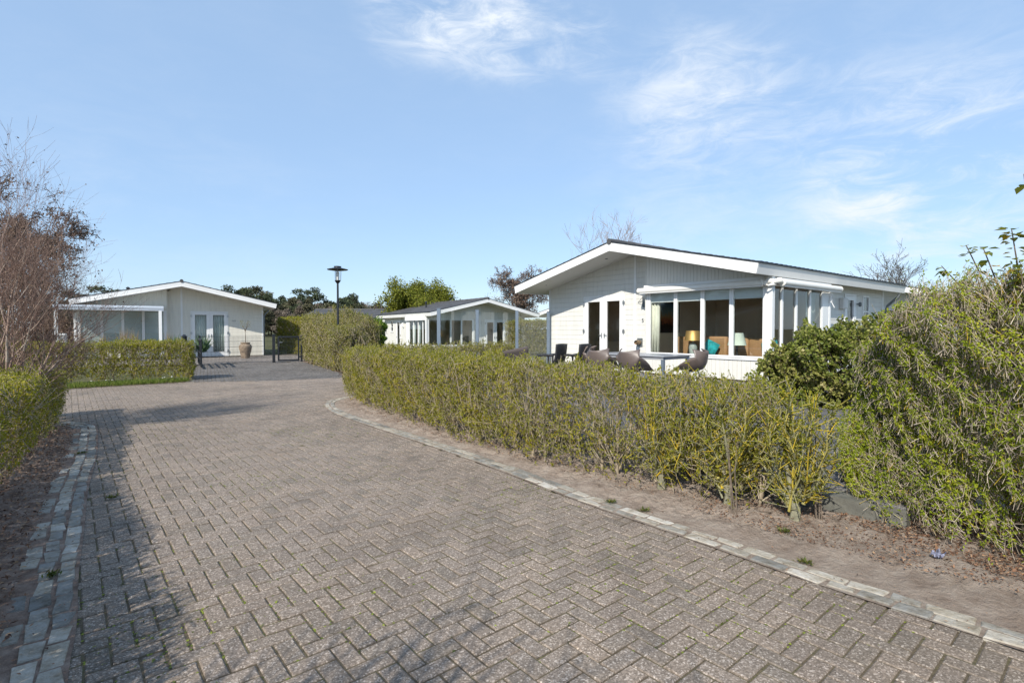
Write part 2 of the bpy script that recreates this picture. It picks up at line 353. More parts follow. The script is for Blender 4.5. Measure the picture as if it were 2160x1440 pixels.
def sheet(name, poly, z, mat, kind='structure'):
    m = MB(); m.add([(x, y, z) for x, y in poly], [tuple(range(len(poly)))]); o = m.build(name, mat)
    if o.data.polygons[0].normal.z < 0: o.data.flip_normals()
    return tag(o, kind=kind)
g = 1500
sheet('ground', [(-g, -60), (g, -60), (g, g), (-g, g)], -.06, M['meadow'])
KR = [(-2.6, 13.2), (-3.5, 12.35), (-3.92, 11.7), (-3.92, 10.9), (-3.42, 9.85), (-2.75, 8.97), (-1.47, 7.42), (-.57, 6.32), (.1, 5.42), (.63, 4.66), (1.12, 4.08), (1.46, 3.66), (1.81, 3.21), (2.13, 2.86), (2.46, 2.5), (3.5, 1.35), (4.6, .1), (5.6, -1.1)]
KL = [(-10.5, 5.9), (-8.9, 7.55), (-7.76, 8.62), (-7.2, 8.72), (-6.72, 8.5), (-6.35, 8.05), (-6.07, 7.7), (-5.09, 6.44), (-4.1, 5.05), (-3.28, 4.0), (-2.66, 3.18), (-2.3, 2.75), (-1.97, 2.28), (-.9, .95), (.2, -.4), (1.2, -1.6)]
ROAD = KR + KL[::-1] + [(-16.5, 9.4), (-11.5, 13.45), (-9.35, 15.35), (-7.35, 15.75), (-5.3, 16.75), (-2, 17.2)]
sheet('road_base', [(x, y) for x, y in ROAD], -.0062, M['joint'])
def pavers(name, poly, L, W, ang, z, mat, gap=.0070, herring=True, th=.03, skip_near=None):
    """individual bevelled paving blocks as one surface"""
    A = np.array(poly); lo, hi = A.min(0), A.max(0); c = (lo + hi) / 2; rad = np.linalg.norm(hi - lo) / 2 + 1
    ca, sa = math.cos(ang), math.sin(ang); out = []; n = int(rad / W) + 4
    if herring:
        # 90 degree herringbone: block pairs stepping along the diagonal
        K = np.arange(-n, n + 1)
        for i in K:
            j = K
            for kind in (0, 1):
                # lattice (1,1)*i*W , (2,-2)*j -> classic herringbone generators (W,W),(2W,-2W)
                x = (i + 2 * j) * W; y = (i - 2 * j) * W
                if kind == 0: cx, cy, hx, hy = x + W, y + W / 2, L / 2, W / 2
                else: cx, cy, hx, hy = x + W / 2 + 0 * W, y + W + W, W / 2, L / 2
                out.append(np.stack([np.broadcast_to(cx, j.shape), np.broadcast_to(cy, j.shape), np.full(j.shape, hx), np.full(j.shape, hy)], 1))
    else:
        for r in range(-n, n + 1):
            cx = (np.arange(-n, n + 1) + (.5 if r % 2 else 0)) * L
            out.append(np.stack([cx, np.full(cx.shape, r * W), np.full(cx.shape, L / 2), np.full(cx.shape, W / 2)], 1))
    B = np.concatenate(out); px = c[0] + B[:, 0] * ca - B[:, 1] * sa; py = c[1] + B[:, 0] * sa + B[:, 1] * ca
    k = inpoly(np.stack([px, py], 1), poly); B = B[k]; px = px[k]; py = py[k]; n = len(B)
    hx = B[:, 2] - gap / 2 - rng.uniform(0, gap * .35, n); hy = B[:, 3] - gap / 2 - rng.uniform(0, gap * .35, n); bev = .006
    dz = np.clip(rng.normal(0, .0012, n), -.0018, .004) + z + .0022 * np.sin(px * 1.3 + .4 * py) * np.sin(py * 1.1) + .001 * np.sin(px * 4.1) * np.sin(py * 3.3); tx = rng.normal(0, .013, n); ty = rng.normal(0, .013, n); rot = rng.normal(0, .012, n) + ang
    V = np.empty((n, 12, 3)); sg = [(-1, -1), (1, -1), (1, 1), (-1, 1)]
    for i, (a, b) in enumerate(sg):
        for lv, (ins, zz) in enumerate(((bev, 0.), (0., -bev * .8), (0., -th))):
            u = a * (hx - ins); v = b * (hy - ins)
            V[:, lv * 4 + i, 0] = px + u * np.cos(rot) - v * np.sin(rot); V[:, lv * 4 + i, 1] = py + u * np.sin(rot) + v * np.cos(rot)
            V[:, lv * 4 + i, 2] = dz + zz + tx * u + ty * v
    q = [(0, 1, 2, 3)]
    for a in (0, 4):
        q += [(a + 4 + i, a + 4 + (i + 1) % 4, a + (i + 1) % 4, a + i) for i in range(4)]
    F = (np.array(q)[None] + (np.arange(n) * 12)[:, None, None]).reshape(-1, 4)
    o = fast(name, V.reshape(-1, 3), F, mat, None, np.repeat(np.clip(rng.normal(.5, .25, n), 0, 1), len(q)))
    return tag(o, kind='structure')
pavers('road', [tuple(p) for p in offs(smooth_path(KR), .06)] + [tuple(p) for p in offs(smooth_path(KL), -.06)[::-1]] + ROAD[len(KR) + len(KL):], .204, .102, R(40), 0., M['paver'])
P = scatter([(-6.5, 8.8), (-3.9, 11.5), (-.5, 6.2), (1.2, 4.0), (2.3, 2.6), (-1.9, 2.2), (-3.4, 4.2), (-5.5, 7.0)], 42000)
P = P[(np.sin(P[:, 0] * 2.1 + 1.3 * np.sin(P[:, 1] * 1.7)) + np.sin(P[:, 1] * 2.6) + rng.normal(0, .9, len(P))) > .9]; n = len(P)
tag(leafobj('joint_moss', np.c_[P, np.full(n, -.0052)], np.c_[rng.normal(0, 1, (n, 2)), np.full(n, .10)], np.c_[rng.normal(0, .15, (n, 2)), np.ones(n)], rng.uniform(.012, .024, n), rng.uniform(.012, .02, n), M['leaf_moss'], None, rng.random(n)), kind='stuff')
DRIVE = [(-9.40, 15.34), (-7.35, 15.72), (-5.35, 16.72), (-6.2, 18.9), (-9.75, 24.7), (-13.7, 23.0)]
sheet('driveway_base', DRIVE, -.008, M['joint'])
pavers('driveway', DRIVE, .22, .11, R(30), .004, M['drive'], .011, True)
PATIO = [(-13.72, 23.05), (-9.76, 24.74), (-9.3, 27), (-12, 32.8), (-21.5, 26.5), (-19, 21)]
sheet('patio_base', PATIO, 0., M['joint'])
pavers('patio', PATIO, .4, .4, R(33), .012, M['patio'], .008, False)

def setts(name, path, side, rows, z, d0, pitch, half):
    """rows of flat stone setts along a line"""
    V = []; F = []; T = []
    for r in range(rows):
        d = side * (d0 + r * pitch)
        C = offs(smooth_path(path), d); C = resample(C, .01); s = 0; i = 0
        while i < len(C) - 30:
            L = int(random.uniform(.15, .26) * 100); j = min(i + L, len(C) - 1)
            if r == 2 and random.random() < .45: i = j + 2; continue
            p = C[i]; q = C[j - 1]; t = (q - p) / max(np.linalg.norm(q - p), 1e-6); nn = np.array([-t[1], t[0]]); hw = half + random.uniform(-.007, .004)
            dz = z + random.gauss(0, .0018); b = len(V); tl = random.gauss(0, .012)
            crn = [p - nn * hw, q - nn * hw, q + nn * hw, p + nn * hw]; mid = (p + q) / 2
            crn = [c + np.array([random.gauss(0, .0075), random.gauss(0, .0075)]) for c in crn]
            for c in crn: V.append((*(mid + (c - mid) * .93), dz + tl * float(np.dot(c - mid, nn))))
            for c in crn: V.append((*c, dz - .006))
            for c in crn: V.append((*c, dz - .05))
            F += [(b, b + 1, b + 2, b + 3)]
            for a in (b, b + 4): F += [(a + 4 + k, a + 4 + (k + 1) % 4, a + (k + 1) % 4, a + k) for k in range(4)]
            T += [min(1, max(0, random.gauss(.5, .27)))] * 9; i = j + 1
    o = fast(name, V, F, M['kerb'], None, T); return tag(o, kind='structure')
def strip(name, path, d0, d1, z, mat):
    a = offs(smooth_path(path), d0); b = offs(smooth_path(path), d1); n = len(a)
    V = np.r_[np.c_[a, np.full(n, z)], np.c_[b, np.full(n, z)]]; i = np.arange(n - 1)
    o = fast(name, V, np.stack([i, i + 1, i + n + 1, i + n], 1), mat)
    if o.data.polygons[0].normal.z < 0: o.data.flip_normals()
    return tag(o, kind='structure')
strip('kerb_bed', KR, -.01, .27, .0085, M['sand']); strip('kerb_bed', KL, .01, -.42, .0085, M['humus'])
setts('kerb', KR, 1, 2, .0150, .050, .094, .039); setts('kerb', KL, -1, 3, .0150, .052, .100, .042)
def bed(name, inner, outer, mat, z0=.0, amp=.02, nu=520, nv=44):
    """soil strip between two lines, gently uneven"""
    a = np.array(inner, float); b = np.array(outer, float)
    def rs(P, n):
        L = np.r_[0, np.cumsum(np.linalg.norm(np.diff(P, axis=0), axis=1))]; s = np.linspace(0, L[-1], n); return np.stack([np.interp(s, L, P[:, i]) for i in (0, 1)], 1)
    a = rs(a, nu); b = rs(b, nu); t = np.linspace(0, 1, nv)[:, None, None]; P = a[None] * (1 - t) + b[None] * t
    z = z0 + .025 * np.clip(t[..., 0] * 4, 0, 1) + amp * np.clip(t[..., 0] * 7, .0, 1) * (np.sin(P[..., 0] * 7 + P[..., 1] * 3) * np.sin(P[..., 1] * 9) * .5 + rng.normal(0, .22, P.shape[:2]) + .5 * np.sin(P[..., 0] * 31 + 3 * np.sin(P[..., 1] * 13)) * np.sin(P[..., 1] * 27) * rng.random(P.shape[:2]))
    V = np.concatenate([P, z[..., None]], -1).reshape(-1, 3)
    i = np.arange(nu - 1)[None] + (np.arange(nv - 1) * nu)[:, None]; F = np.stack([i, i + 1, i + nu + 1, i + nu], -1).reshape(-1, 4)
    o = fast(name, V, F[:, ::-1], mat, None, None, True)
    if o.data.polygons[0].normal.z < 0: o.data.flip_normals()
    return tag(o, kind='structure')
KRo = offs(smooth_path(KR), .185); KLo = offs(smooth_path(KL), -.245)
bed('soil', KRo, [(-1.6, 13.3), (-2.4, 11.9), (-1.6, 10.0), (-.3, 7.9), (1.0, 6.4), (2.12, 5.0), (3.02, 4.05), (4.4, 5.0), (6.4, 4.0), (7.4, 2.0), (8.5, .6)], M['sand'], .006, .034)
bed('soil', KLo, [(-11.2, 4.2), (-9.6, 5.4), (-8.4, 6.3), (-7.4, 6.4), (-6.4, 5.7), (-5.4, 4.5), (-4.6, 3.4), (-4.0, 2.6), (-3.3, 1.7), (-2, .0), (-.5, -2), (.3, -3)], M['humus'], .006, .04)
TERR = [(6.5, 7.0), (3.7, 4.6), (3.0, 3.98), (2.1, 4.95), (1.0, 6.35), (-.3, 7.85), (-1.55, 9.95), (-2.3, 11.6), (-2.6, 13.6), (-2.9, 16.6), (1.2, 20.2), (6, 22), (17, 22), (12, 12)]
m = MB(); m.prism(TERR, -.05, .165, 'z'); tag(m.build('terrace_base', M['kerbside']), kind='structure')
TI = [(6.4, 7.1), (3.7, 4.75), (3.02, 4.12), (2.2, 5.05), (1.1, 6.45), (-.2, 7.95), (-1.42, 10.0), (-2.2, 11.6), (-2.5, 13.6), (-2.8, 16.5), (1.2, 20.1), (6, 21.9), (16.8, 21.9), (11.9, 12)]
pavers('terrace', TI, .3, .3, R(38), .186, M['terrace'], .006, False, .02)
GV = [(-16.8, 8.95), (-11.9, 13.02), (-9.75, 15.02), (-9.36, 15.40), (-10.0, 16.1), (-12.4, 14.8), (-17.5, 11)]
sheet('verge', GV, -.004, M['humus'])
P = scatter([(-16.8, 8.95), (-11.9, 13.02), (-9.75, 15.02), (-9.36, 15.42), (-9.7, 15.62), (-12.2, 13.9), (-17.3, 9.9)], 24000); n = len(P)
D = np.c_[rng.normal(0, .45, (n, 2)), np.ones(n)]
tag(leafobj('grass', np.c_[P, np.zeros(n)], D, rng.normal(0, 1, (n, 3)), rng.uniform(.07, .19, n), np.full(n, .013), M['leaf_grass'], None, rng.random(n)), kind='stuff')
P = scatter([(-15, 10.6), (-11.9, 13.15), (-9.75, 15.12), (-9.9, 15.35), (-12.2, 13.5)], 60)
m = MB()
for x, y in P: m.lathe([(.004, 0), (.02, .004), (.018, .010), (.003, .011)], (x, y, .15 + random.uniform(-.02, .02)), 7)
tag(m.build('daisies', M['daisy']), 'small white daisies dotted over the grass verge', 'flowers', kind='stuff')
def litter(name, poly, n, z, smin, smax, mat):
    P = scatter(poly, n); n = len(P); D = np.c_[rng.normal(0, 1, (n, 2)), rng.normal(.1, .28, n)]; L = rng.uniform(smin, smax, n)
    return tag(leafobj(name, np.c_[P, np.full(n, z) + rng.uniform(0, .018, n)], D, np.c_[rng.normal(0, .35, (n, 2)), np.ones(n)], L, L * rng.uniform(.3, .6, n), mat, None, rng.random(n)), kind='stuff')
litter('leaf_litter', [tuple(p) for p in offs(KL, -.26)[2:]] + [(-.5, -2), (-2, .0), (-3.4, 1.9), (-4.7, 3.6), (-6.4, 5.8), (-7.5, 6.8)], 24000, .032, .012, .042, M['leaf_litter'])
litter('leaf_litter', [(-3.2, 12.2), (-3.55, 10.8), (-2.5, 9.3), (-1.2, 7.6), (.4, 5.75), (1.5, 4.5), (2.6, 4.25), (1.0, 6.2), (-.3, 7.8), (-1.6, 10.0)], 12000, .03, .008, .028, M['leaf_litter'])
litter('leaf_litter', [(1.5, 4.4), (2.3, 3.5), (2.9, 3.0), (4.2, 1.7), (5, 1.8), (3.6, 3.2), (2.65, 4.2), (2.1, 4.9)], 6000, .03, .008, .028, M['leaf_litter'])
litter('leaf_litter', [(2.62, 4.25), (2.75, 3.75), (3.0, 3.2), (3.5, 2.5), (4.2, 1.8), (5, 2.6), (4, 4.5), (2.9, 4.4)], 9000, .035, .012, .035, M['leaf_litter'])
litter('leaf_litter', [(-6.1, 18.6), (-9.9, 24.8), (-9.6, 24.9), (-5.6, 18.5), (-5.2, 16.9), (-5.6, 17.0)], 1800, .015, .03, .07, M['leaf_litter'])

def along(path, a, b): return [tuple(p) for p in offs(smooth_path(path), a)] + [tuple(p) for p in offs(smooth_path(path), b)[::-1]]
litter('leaf_litter', along(KR, .0, .30), 2600, .016, .006, .022, M['leaf_litter'])
litter('leaf_litter', along(KL, -.0, -.46), 3600, .016, .008, .03, M['leaf_litter'])
# ------------------------------------------------------------------ bungalows
RISE = 1.036 / 4.5
def windowpart(root, X, plane, a0, a1, z0, z1, at, glass, name='window', fr=.055, depth=.07, sill=False, transom=None):
    """one window: frame with its pane; plane 'f' faces -v, 's' faces the side u"""
    m = MB(X)
    def bx(p0, p1, q0, q1, d0=0, d1=depth):
        if plane == 'f': m.box(p0, p1, at + d0, at + d1, q0, q1)
        else: m.box(at - d1, at - d0, p0, p1, q0, q1)
    bx(a0, a0 + fr, z0, z1); bx(a1 - fr, a1, z0, z1); bx(a0 + fr, a1 - fr, z0, z0 + fr); bx(a0 + fr, a1 - fr, z1 - fr, z1)
    if transom: bx(a0 + fr, a1 - fr, transom - .02, transom + .02, .005)
    if sill: bx(a0 - .03, a1 + .03, z0 - .045, z0 - .002, -.03, .05)
    fo = m.build(name, M['white'], root, .004)
    p = MB(X)
    if plane == 'f': p.box(a0 + fr, a1 - fr, at + .035, at + .041, z0 + fr, z1 - fr)
    else: p.box(at - .041, at - .035, a0 + fr, a1 - fr, z0 + fr, z1 - fr)
    p.build('pane', glass, fo); return fo
def doorleaf(root, X, plane, a0, a1, z0, z1, at, glass, hinge_at, handle_at, proud=-.012):
    m = MB(X); st = .15; bt = .19; depth = .06
    def bx(mm, p0, p1, q0, q1, d0, d1):
        if plane == 'f': mm.box(p0, p1, at + d0, at + d1, q0, q1)
        else: mm.box(at - d1, at - d0, p0, p1, q0, q1)
    d0, d1 = proud, proud + depth
    bx(m, a0, a0 + st, z0, z1, d0, d1); bx(m, a1 - st, a1, z0, z1, d0, d1); bx(m, a0 + st, a1 - st, z0, z0 + bt, d0, d1); bx(m, a0 + st, a1 - st, z1 - st * .9, z1, d0, d1)
    o = m.build('door', M['white'], root, .006)
    p = MB(X); bx(p, a0 + st, a1 - st, z0 + bt, z1 - st * .9, .012, .018); p.build('pane', glass, o)
    for hz in (.22, (z1 - z0) * .52, z1 - z0 - .2):
        h = MB(X); bx(h, hinge_at - .045, hinge_at + .045, z0 + hz - .05, z0 + hz + .05, d0 - .018, d0 - .001); bx(h, hinge_at - .015, hinge_at + .015, z0 + hz - .085, z0 + hz + .085, d0 - .03, d0 - .0185); h.build('hinge', M['steel'], o, .003)
    h = MB(X); bx(h, handle_at - .018, handle_at + .018, z0 + .98, z0 + 1.16, d0 - .014, d0 - .001); bx(h, min(handle_at, handle_at + (.11 if handle_at < (a0 + a1) / 2 else -.11)), max(handle_at, handle_at + (.11 if handle_at < (a0 + a1) / 2 else -.11)), z0 + 1.08, z0 + 1.10, d0 - .05, d0 - .03); bx(h, handle_at - .01, handle_at + .01, z0 + 1.08, z0 + 1.10, d0 - .031, d0 - .0145); h.build('handle', M['steel'], o, .003)
    return o
def strips_h(m, a0, a1, z0, z1, at, plane, holes, top=None, bh=.163, out=.009, th=.03):
    """horizontal weatherboards, clipped round openings and under a sloping roof"""
    k = 0; z = z0
    while z < z1 - .01:
        zt = min(z + bh, z1); za, zb = z, zt - .0035
        cuts = sorted({a0, a1, *[h[0] for h in holes if h[2] < zb - .004 and h[3] > za + .004], *[h[1] for h in holes if h[2] < zb - .004 and h[3] > za + .004]})
        for p, q in zip(cuts[:-1], cuts[1:]):
            if q - p < .02: continue
            sub = [(za, zb)]
            for h in holes:
                if h[0] < (p + q) / 2 < h[1]:
                    ns = []
                    for s0, s1 in sub:
                        if h[3] <= s0 or h[2] >= s1: ns.append((s0, s1)); continue
                        if h[2] - s0 > .012: ns.append((s0, h[2]))
                        if s1 - h[3] > .012: ns.append((h[3], s1))
                    sub = ns
            for s0, s1 in sub:
                if top:
                    def iv(zz):  # interval of a where roof height >= zz
                        l, r = p, q
                        if zz > top(l): l = max(l, .0 + (zz - top(0)) / RISE)
                        if zz > top(r): r = min(r, 9 - (zz - top(0)) / RISE)
                        return l, r
                    l0, r0 = iv(s0); l1, r1 = iv(s1)
                    if r0 - l0 < .02: continue
                    if r1 <= l1: l1 = r1 = (l1 + r1) / 2
                else: l0 = l1 = p; r0 = r1 = q
                if plane == 'f':
                    vs = [(l0, at - out, s0), (r0, at - out, s0), (r1, at - out * .3, s1), (l1, at - out * .3, s1), (l0, at + th, s0), (r0, at + th, s0), (r1, at + th, s1), (l1, at + th, s1)]
                else:
                    vs = [(at + out, l0, s0), (at + out, r0, s0), (at + out * .45, r1, s1), (at + out * .45, l1, s1), (at - th, l0, s0), (at - th, r0, s0), (at - th, r1, s1), (at - th, l1, s1)]
                m.add(vs, [(0, 1, 2, 3), (4, 7, 6, 5), (0, 4, 5, 1), (1, 5, 6, 2), (2, 6, 7, 3), (3, 7, 4, 0)])
        z = zt
def strips_v(m, a0, a1, z0, zf, at, plane, bw=.12, th=.02):
    n = max(1, round((a1 - a0) / bw)); w = (a1 - a0) / n
    for i in range(n):
        p, q = a0 + i * w + .003, a0 + (i + 1) * w - .003
        for (x0, x1, o) in ((p, q, 0.),):
            if plane == 'f': m.prism([(x0, z0), (x1, z0), (x1, zf(x1)), (x0, zf(x0))], at, at + th, 'y')
            else: m.prism([(x0, z0), (x1, z0), (x1, zf(x1)), (x0, zf(x0))], at - th, at, 'x')
def bungalow(label, ox, oy, z0, th, mirror, sid, detail=2, Ln=10.93, group='white holiday bungalows'):
    root = empty('bungalow', (ox, oy, z0), th, label, 'bungalow', group)
    X = (lambda p: (9 - p[0], p[1], p[2])) if mirror else (lambda p: p)
    he = 2.88; top = lambda u: he + RISE * min(u, 9 - u); T = .235; under = lambda u: top(u) - T - .004
    fu = lambda u: under(u) if 0 < u < 9 else he - T
    # --- roof
    m = MB(X); m.prism([(.004, he), (4.5, top(4.5)), (8.996, he), (8.945, he - T), (4.5, top(4.5) - T), (.055, he - T)], .022, Ln - .022)
    rf = m.build('roof', M['soffit'], root)
    for v0, v1 in ((0, .020), (Ln - .020, Ln)):
        for a, b in (((0, 4.4985)), ((9, 4.5015))):
            m = MB(X); s = 1 if a == 0 else -1
            m.prism([(a, he + .002), (b, top(b) + .002), (b, top(b) - T - .012), (a + .055 * s, he - T - .012)], v0, v1)
            w = v0 - .012 if v0 == 0 else v1; 
            m.prism([(a + .048 * s, he - T + .03), (b, top(b) - T + .03), (b, top(b) - T - .014), (a + .055 * s, he - T - .014)], w, w + .0115)
            m.build('fascia', M['fascia'], rf, .003)
    for s, a in ((1, 0), (-1, 9)):
        m = MB(X); m.prism([(a, he + .002), (a + .02 * s, he + .006), (a + .075 * s, he - T - .012), (a + .055 * s, he - T - .012)], .0215, Ln - .0215)
        m.build('fascia', M['fascia'], rf, .003)
    # tiles: wavy courses stepping up to the ridge
    V = []; F = []; nr = 14; nc = int(Ln / .25) * 6
    for s in (0, 1):
        rows = []
        for r in range(nr):
            for f_, lift in ((0, .042), (.98, .016)):
                t = (r + f_) / nr; u = -.02 + t * 4.50
                rows.append((u, he + RISE * u + lift))
        vv = np.linspace(-.012, Ln + .012, nc + 1); wave = .016 * np.abs(np.sin(vv * math.pi / .25)) ** .8
        b = sum(len(x) for x in V)
        A = np.array([[(u if s == 0 else 9 - u, v, z + wv) for v, wv in zip(vv, wave)] for u, z in rows]).reshape(-1, 3); V.append(A)
        i = np.arange(nc)[None] + (np.arange(len(rows) - 1) * (nc + 1))[:, None]
        q = np.stack([i, i + 1, i + nc + 2, i + nc + 1], -1).reshape(-1, 4) + b; F.append(q if s else q[:, ::-1])
    V = np.concatenate(V); 
    if mirror: V[:, 0] = 9 - V[:, 0]
    fast('roof_tiles', V, np.concatenate(F), M['roof'], rf, None)
    m = MB(X)
    for s, a in ((1, 0), (-1, 9)): m.prism([(a - .025 * s, he + .006 - .006), (4.5, top(4.5) + .006), (4.5, top(4.5) + .036), (a - .025 * s, he + .030)], -.014, Ln + .014)
    m.build('tile_edge', M['dark'], rf)
    m = MB(X); m.tube([(4.5, -.03 + k * (Ln + .06) / 30, top(4.5) + .03 + (.012 if k % 2 else 0)) for k in range(31)], .085, 12); m.build('ridge_tiles', M['roof'], rf, smooth=True)
    if mirror:
      m = MB(X); m.lathe([(.06, 0), (.06, .35), (.085, .36), (.085, .42), (.055, .45), (.10, .47), (.10, .50), (.03, .56)], (7.0, 5.2, top(7.0) - .02), 16); m.build('flue_pipe', M['dark'], rf, smooth=True)
    # --- walls
    D = (2.31, 4.10); vw = 1.233; bf, bs, be = .9, 8.9, 4.45
    m = MB(X); strips_h(m, .60, 5.16, 0, 4.0, vw, 'f', [(D[0], D[1], -1, 2.45)], fu); wl = m.build('wall', M[sid], root)
    m = MB(X); strips_h(m, be, 10.3, 0, fu(8.46), 8.46, 's', [(6.69, 7.65, -1, 2.47), (8.30, 8.90, 1.55, 2.47)]); m.build('wall', M[sid], root)
    m = MB(X); m.box(.54, .57, vw, 10.3, 0, fu(.54)); m.prism([(.54, 0), (8.46, 0), (8.46, fu(8.46)), (4.5, fu(4.5)), (.54, fu(.54))], 10.27, 10.30); m.build('wall', M[sid], root)
    m = MB(X)
    m.box(.54, .615, vw - .022, vw + .05, 0, fu(.56)); m.build('corner_trim', M['white'], root, .004); m = MB(X); m.box(4.455, 4.545, vw - .020, vw - .009, 0, fu(4.5) - .02); m.build('wall_trim', M['white'], root, .003); m = MB(X)
    m.box(8.40, 8.482, 10.24, 10.32, 0, fu(8.46)); m.build('corner_trim', M['white'], root, .004)
    # bay: vertical boarding below and above the glazing
    zb, zt = .60, 2.45
    m = MB(X); strips_v(m, 5.165, 8.86, .04, lambda u: zb - .01, bf, 'f'); strips_v(m, bf + .03, be, .04, lambda u: zb - .01, bs, 's')
    strips_v(m, 5.165, 8.86, zt + .005, lambda u: fu(u), bf, 'f', .105); strips_v(m, bf + .03, be, zt + .005, lambda u: fu(8.88), bs, 's', .105)
    m.box(5.13, 5.162, bf - .004, vw + .02, 0, fu(5.14)); m.box(8.46, 8.875, be - .03, be - .001, 0, fu(8.875)); m.build('bay_cladding', M[sid], root)
    m = MB(X); m.box(8.80, 8.915, bf - .02, bf + .12, 0, fu(8.92) - .005); m.box(8.78, 8.905, be - .10, be + .012, 0, fu(8.92) - .005)
    m.box(5.165, 8.80, bf - .035, bf - .002, zb - .05, zb - .012); m.box(8.902, 8.935, bf + .122, be - .102, zb - .05, zb - .012); m.build('corner_post', M['white'], root, .005)
    gl = M['glass']
    for a, b in ((5.25, 6.163), (6.167, 7.009), (7.013, 7.841), (7.845, 8.72)): windowpart(root, X, 'f', a, b, zb, zt, bf + .01, gl)
    m = MB(X); m.box(5.165, 5.246, bf + .006, bf + .08, zb, zt); m.build('bay_post', M['white'], root, .003); m = MB(X); m.box(8.724, 8.798, bf + .006, bf + .08, zb, zt); m.build('bay_post', M['white'], root, .003)
    for a, b in ((1.024, 1.49), (1.494, 2.30), (2.304, 3.13), (3.134, 3.93)): windowpart(root, X, 's', a, b, zb, zt, bs - .01, gl, fr=.042, depth=.05)
    m = MB(X); m.box(bs - .08, bs - .006, 3.934, 4.346, zb, zt); m.build('bay_post', M['white'], root, .003)
    # front double door
    m = MB(X); m.box(D[0], D[0] + .05, vw - .03, vw + .06, 0, 2.45); m.box(D[1] - .05, D[1], vw - .03, vw + .06, 0, 2.45); m.box(D[0] + .05, D[1] - .05, vw - .03, vw + .06, 2.39, 2.45); m.box(D[0] - .02, D[1] + .02, vw - .10, vw - .031, 0, .05)
    m.build('door_frame', M['white'], root, .004)
    mid = (D[0] + D[1]) / 2
    doorleaf(root, X, 'f', D[0] + .054, mid - .002, .055, 2.386, vw, gl, D[0] + .03, mid - .06, -.036)
    doorleaf(root, X, 'f', mid + .002, D[1] - .054, .055, 2.386, vw, gl, D[1] - .03, mid + .06, -.036)
    # side door and side window
    m = MB(X); m.box(8.43, 8.50, 6.69, 6.74, 0, 2.47); m.box(8.43, 8.50, 7.60, 7.65, 0, 2.47); m.box(8.43, 8.50, 6.742, 7.598, 2.41, 2.47); m.build('door_frame', M['white'], root, .004)
    doorleaf(root, X, 's', 6.745, 7.595, .05, 2.405, 8.46, gl, 6.72, 7.52, -.038)
    windowpart(root, X, 's', 8.30, 8.90, 1.55, 2.47, 8.49, gl, sill=True, transom=1.93)
    # downpipe
    m = MB(X); m.tube([(8.93, 10.45, he - .30), (8.90, 10.45, he - .38), (8.72, 10.44, he - .56), (8.58, 10.42, he - .70), (8.545, 10.41, he - .85), (8.545, 10.41, .1)], .045, 12); m.build('downpipe', M['zinc'], root, smooth=True)
    m = MB(X); m.tube([(.12, .92 + vw, he - .27), (.16, .9 + vw, he - .36), (.36, .5 + vw, he - .5), (.46, .25 + vw, he - .62), (.47, .2 + vw, he - .8), (.47, .2 + vw, .1)], .04, 12); m.build('downpipe', M['zinc'], root, smooth=True)
    if detail:
        m = MB(X); m.box(.60, 8.44, 1.30, 10.25, .0, .012); m.box(5.2, 8.86, .99, 1.298, .0, .012); m.box(8.44, 8.82, 1.3, 4.4, 0, .012); m.build('floor', M['floor_in'], root)
        m = MB(X); m.box(.62, 8.4, 5.6, 5.66, .013, 2.9); m.box(4.62, 4.68, 1.35, 5.595, .013, 2.9) if detail > 1 else None
        m.box(.62, 4.615, 4.2, 4.26, .013, 2.9); m.build('inner_wall', M['inner'], root)
        m = MB(X); m.prism([(.60, 2.62), (4.5, 3.5), (8.4, 2.62), (8.4, 2.66), (4.5, 3.54), (.6, 2.66)], 1.3, 5.6); m.box(5.2, 8.86, .99, 1.297, 2.5, 2.54); m.build('ceiling', M['inner'], root)
    return root, X, fu
def wavy(m, a0, a1, z0, z1, at, plane, amp=.03, wl=.13):
    n = int((a1 - a0) / .02)
    def fn(i, j):
        a = a0 + (a1 - a0) * i; o = at + amp * math.sin(a * 2 * math.pi / wl) + amp * .4 * math.sin(a * 17.3); z = z0 + (z1 - z0) * j
        return (a, o, z) if plane == 'f' else (o, a, z)
    m.grid(n, 1, fn)

# right house ---------------------------------------------------------------
OR = (0.085, 19.306, .20, -.895); OL = (-20.671, 24.625, .05, .576); OM = (-5.455, 35.181, -.23, .575)
def wld(o, u, v, z=0):
    c, s = math.cos(o[3]), math.sin(o[3]); return (o[0] + c * u - s * v, o[1] + s * u + c * v, o[2] + z)
hr, X, fu = bungalow('white wooden bungalow with corner bay window, two rolled awnings and a dining set outside', *OR, False, 'siding')
def cassette(name, p, q, r, root):
    m = MB(); m.tube([p, q], r, 18); o = m.build(name, M['cassette'], root, smooth=True)
    d = (Vector(q) - Vector(p)).normalized()
    for e, s in ((p, -1), (q, 1)):
        m = MB(); a = Vector(e); m.tube([a + d * s * .001, a + d * s * .02, a + d * s * .035], [r * 1.05, r * 1.0, r * .6], 18); m.build('end_cap', M['cassette'], o, smooth=True)
    return o
aw = cassette('awning', (5.0, .76, 2.475), (8.72, .76, 2.475), .085, hr)
m = MB(); m.box(5.10, 8.7, .862, .897, 2.46, 2.64); m.build('back_board', M['white'], aw, .004)
m = MB(); m.box(5.06, 8.72, .70, .80, 2.385, 2.405); m.build('valance_bar', M['white'], aw, .004)
aw2 = cassette('awning', (9.05, 1.12, 2.48), (9.05, 4.68, 2.48), .085, hr)
m = MB(); m.box(8.905, 8.935, 1.1, 4.4, 2.46, 2.62); m.build('back_board', M['white'], aw2, .004)
m = MB(); m.box(9.0, 9.10, 1.14, 4.66, 2.385, 2.405); m.build('valance_bar', M['white'], aw2, .004)
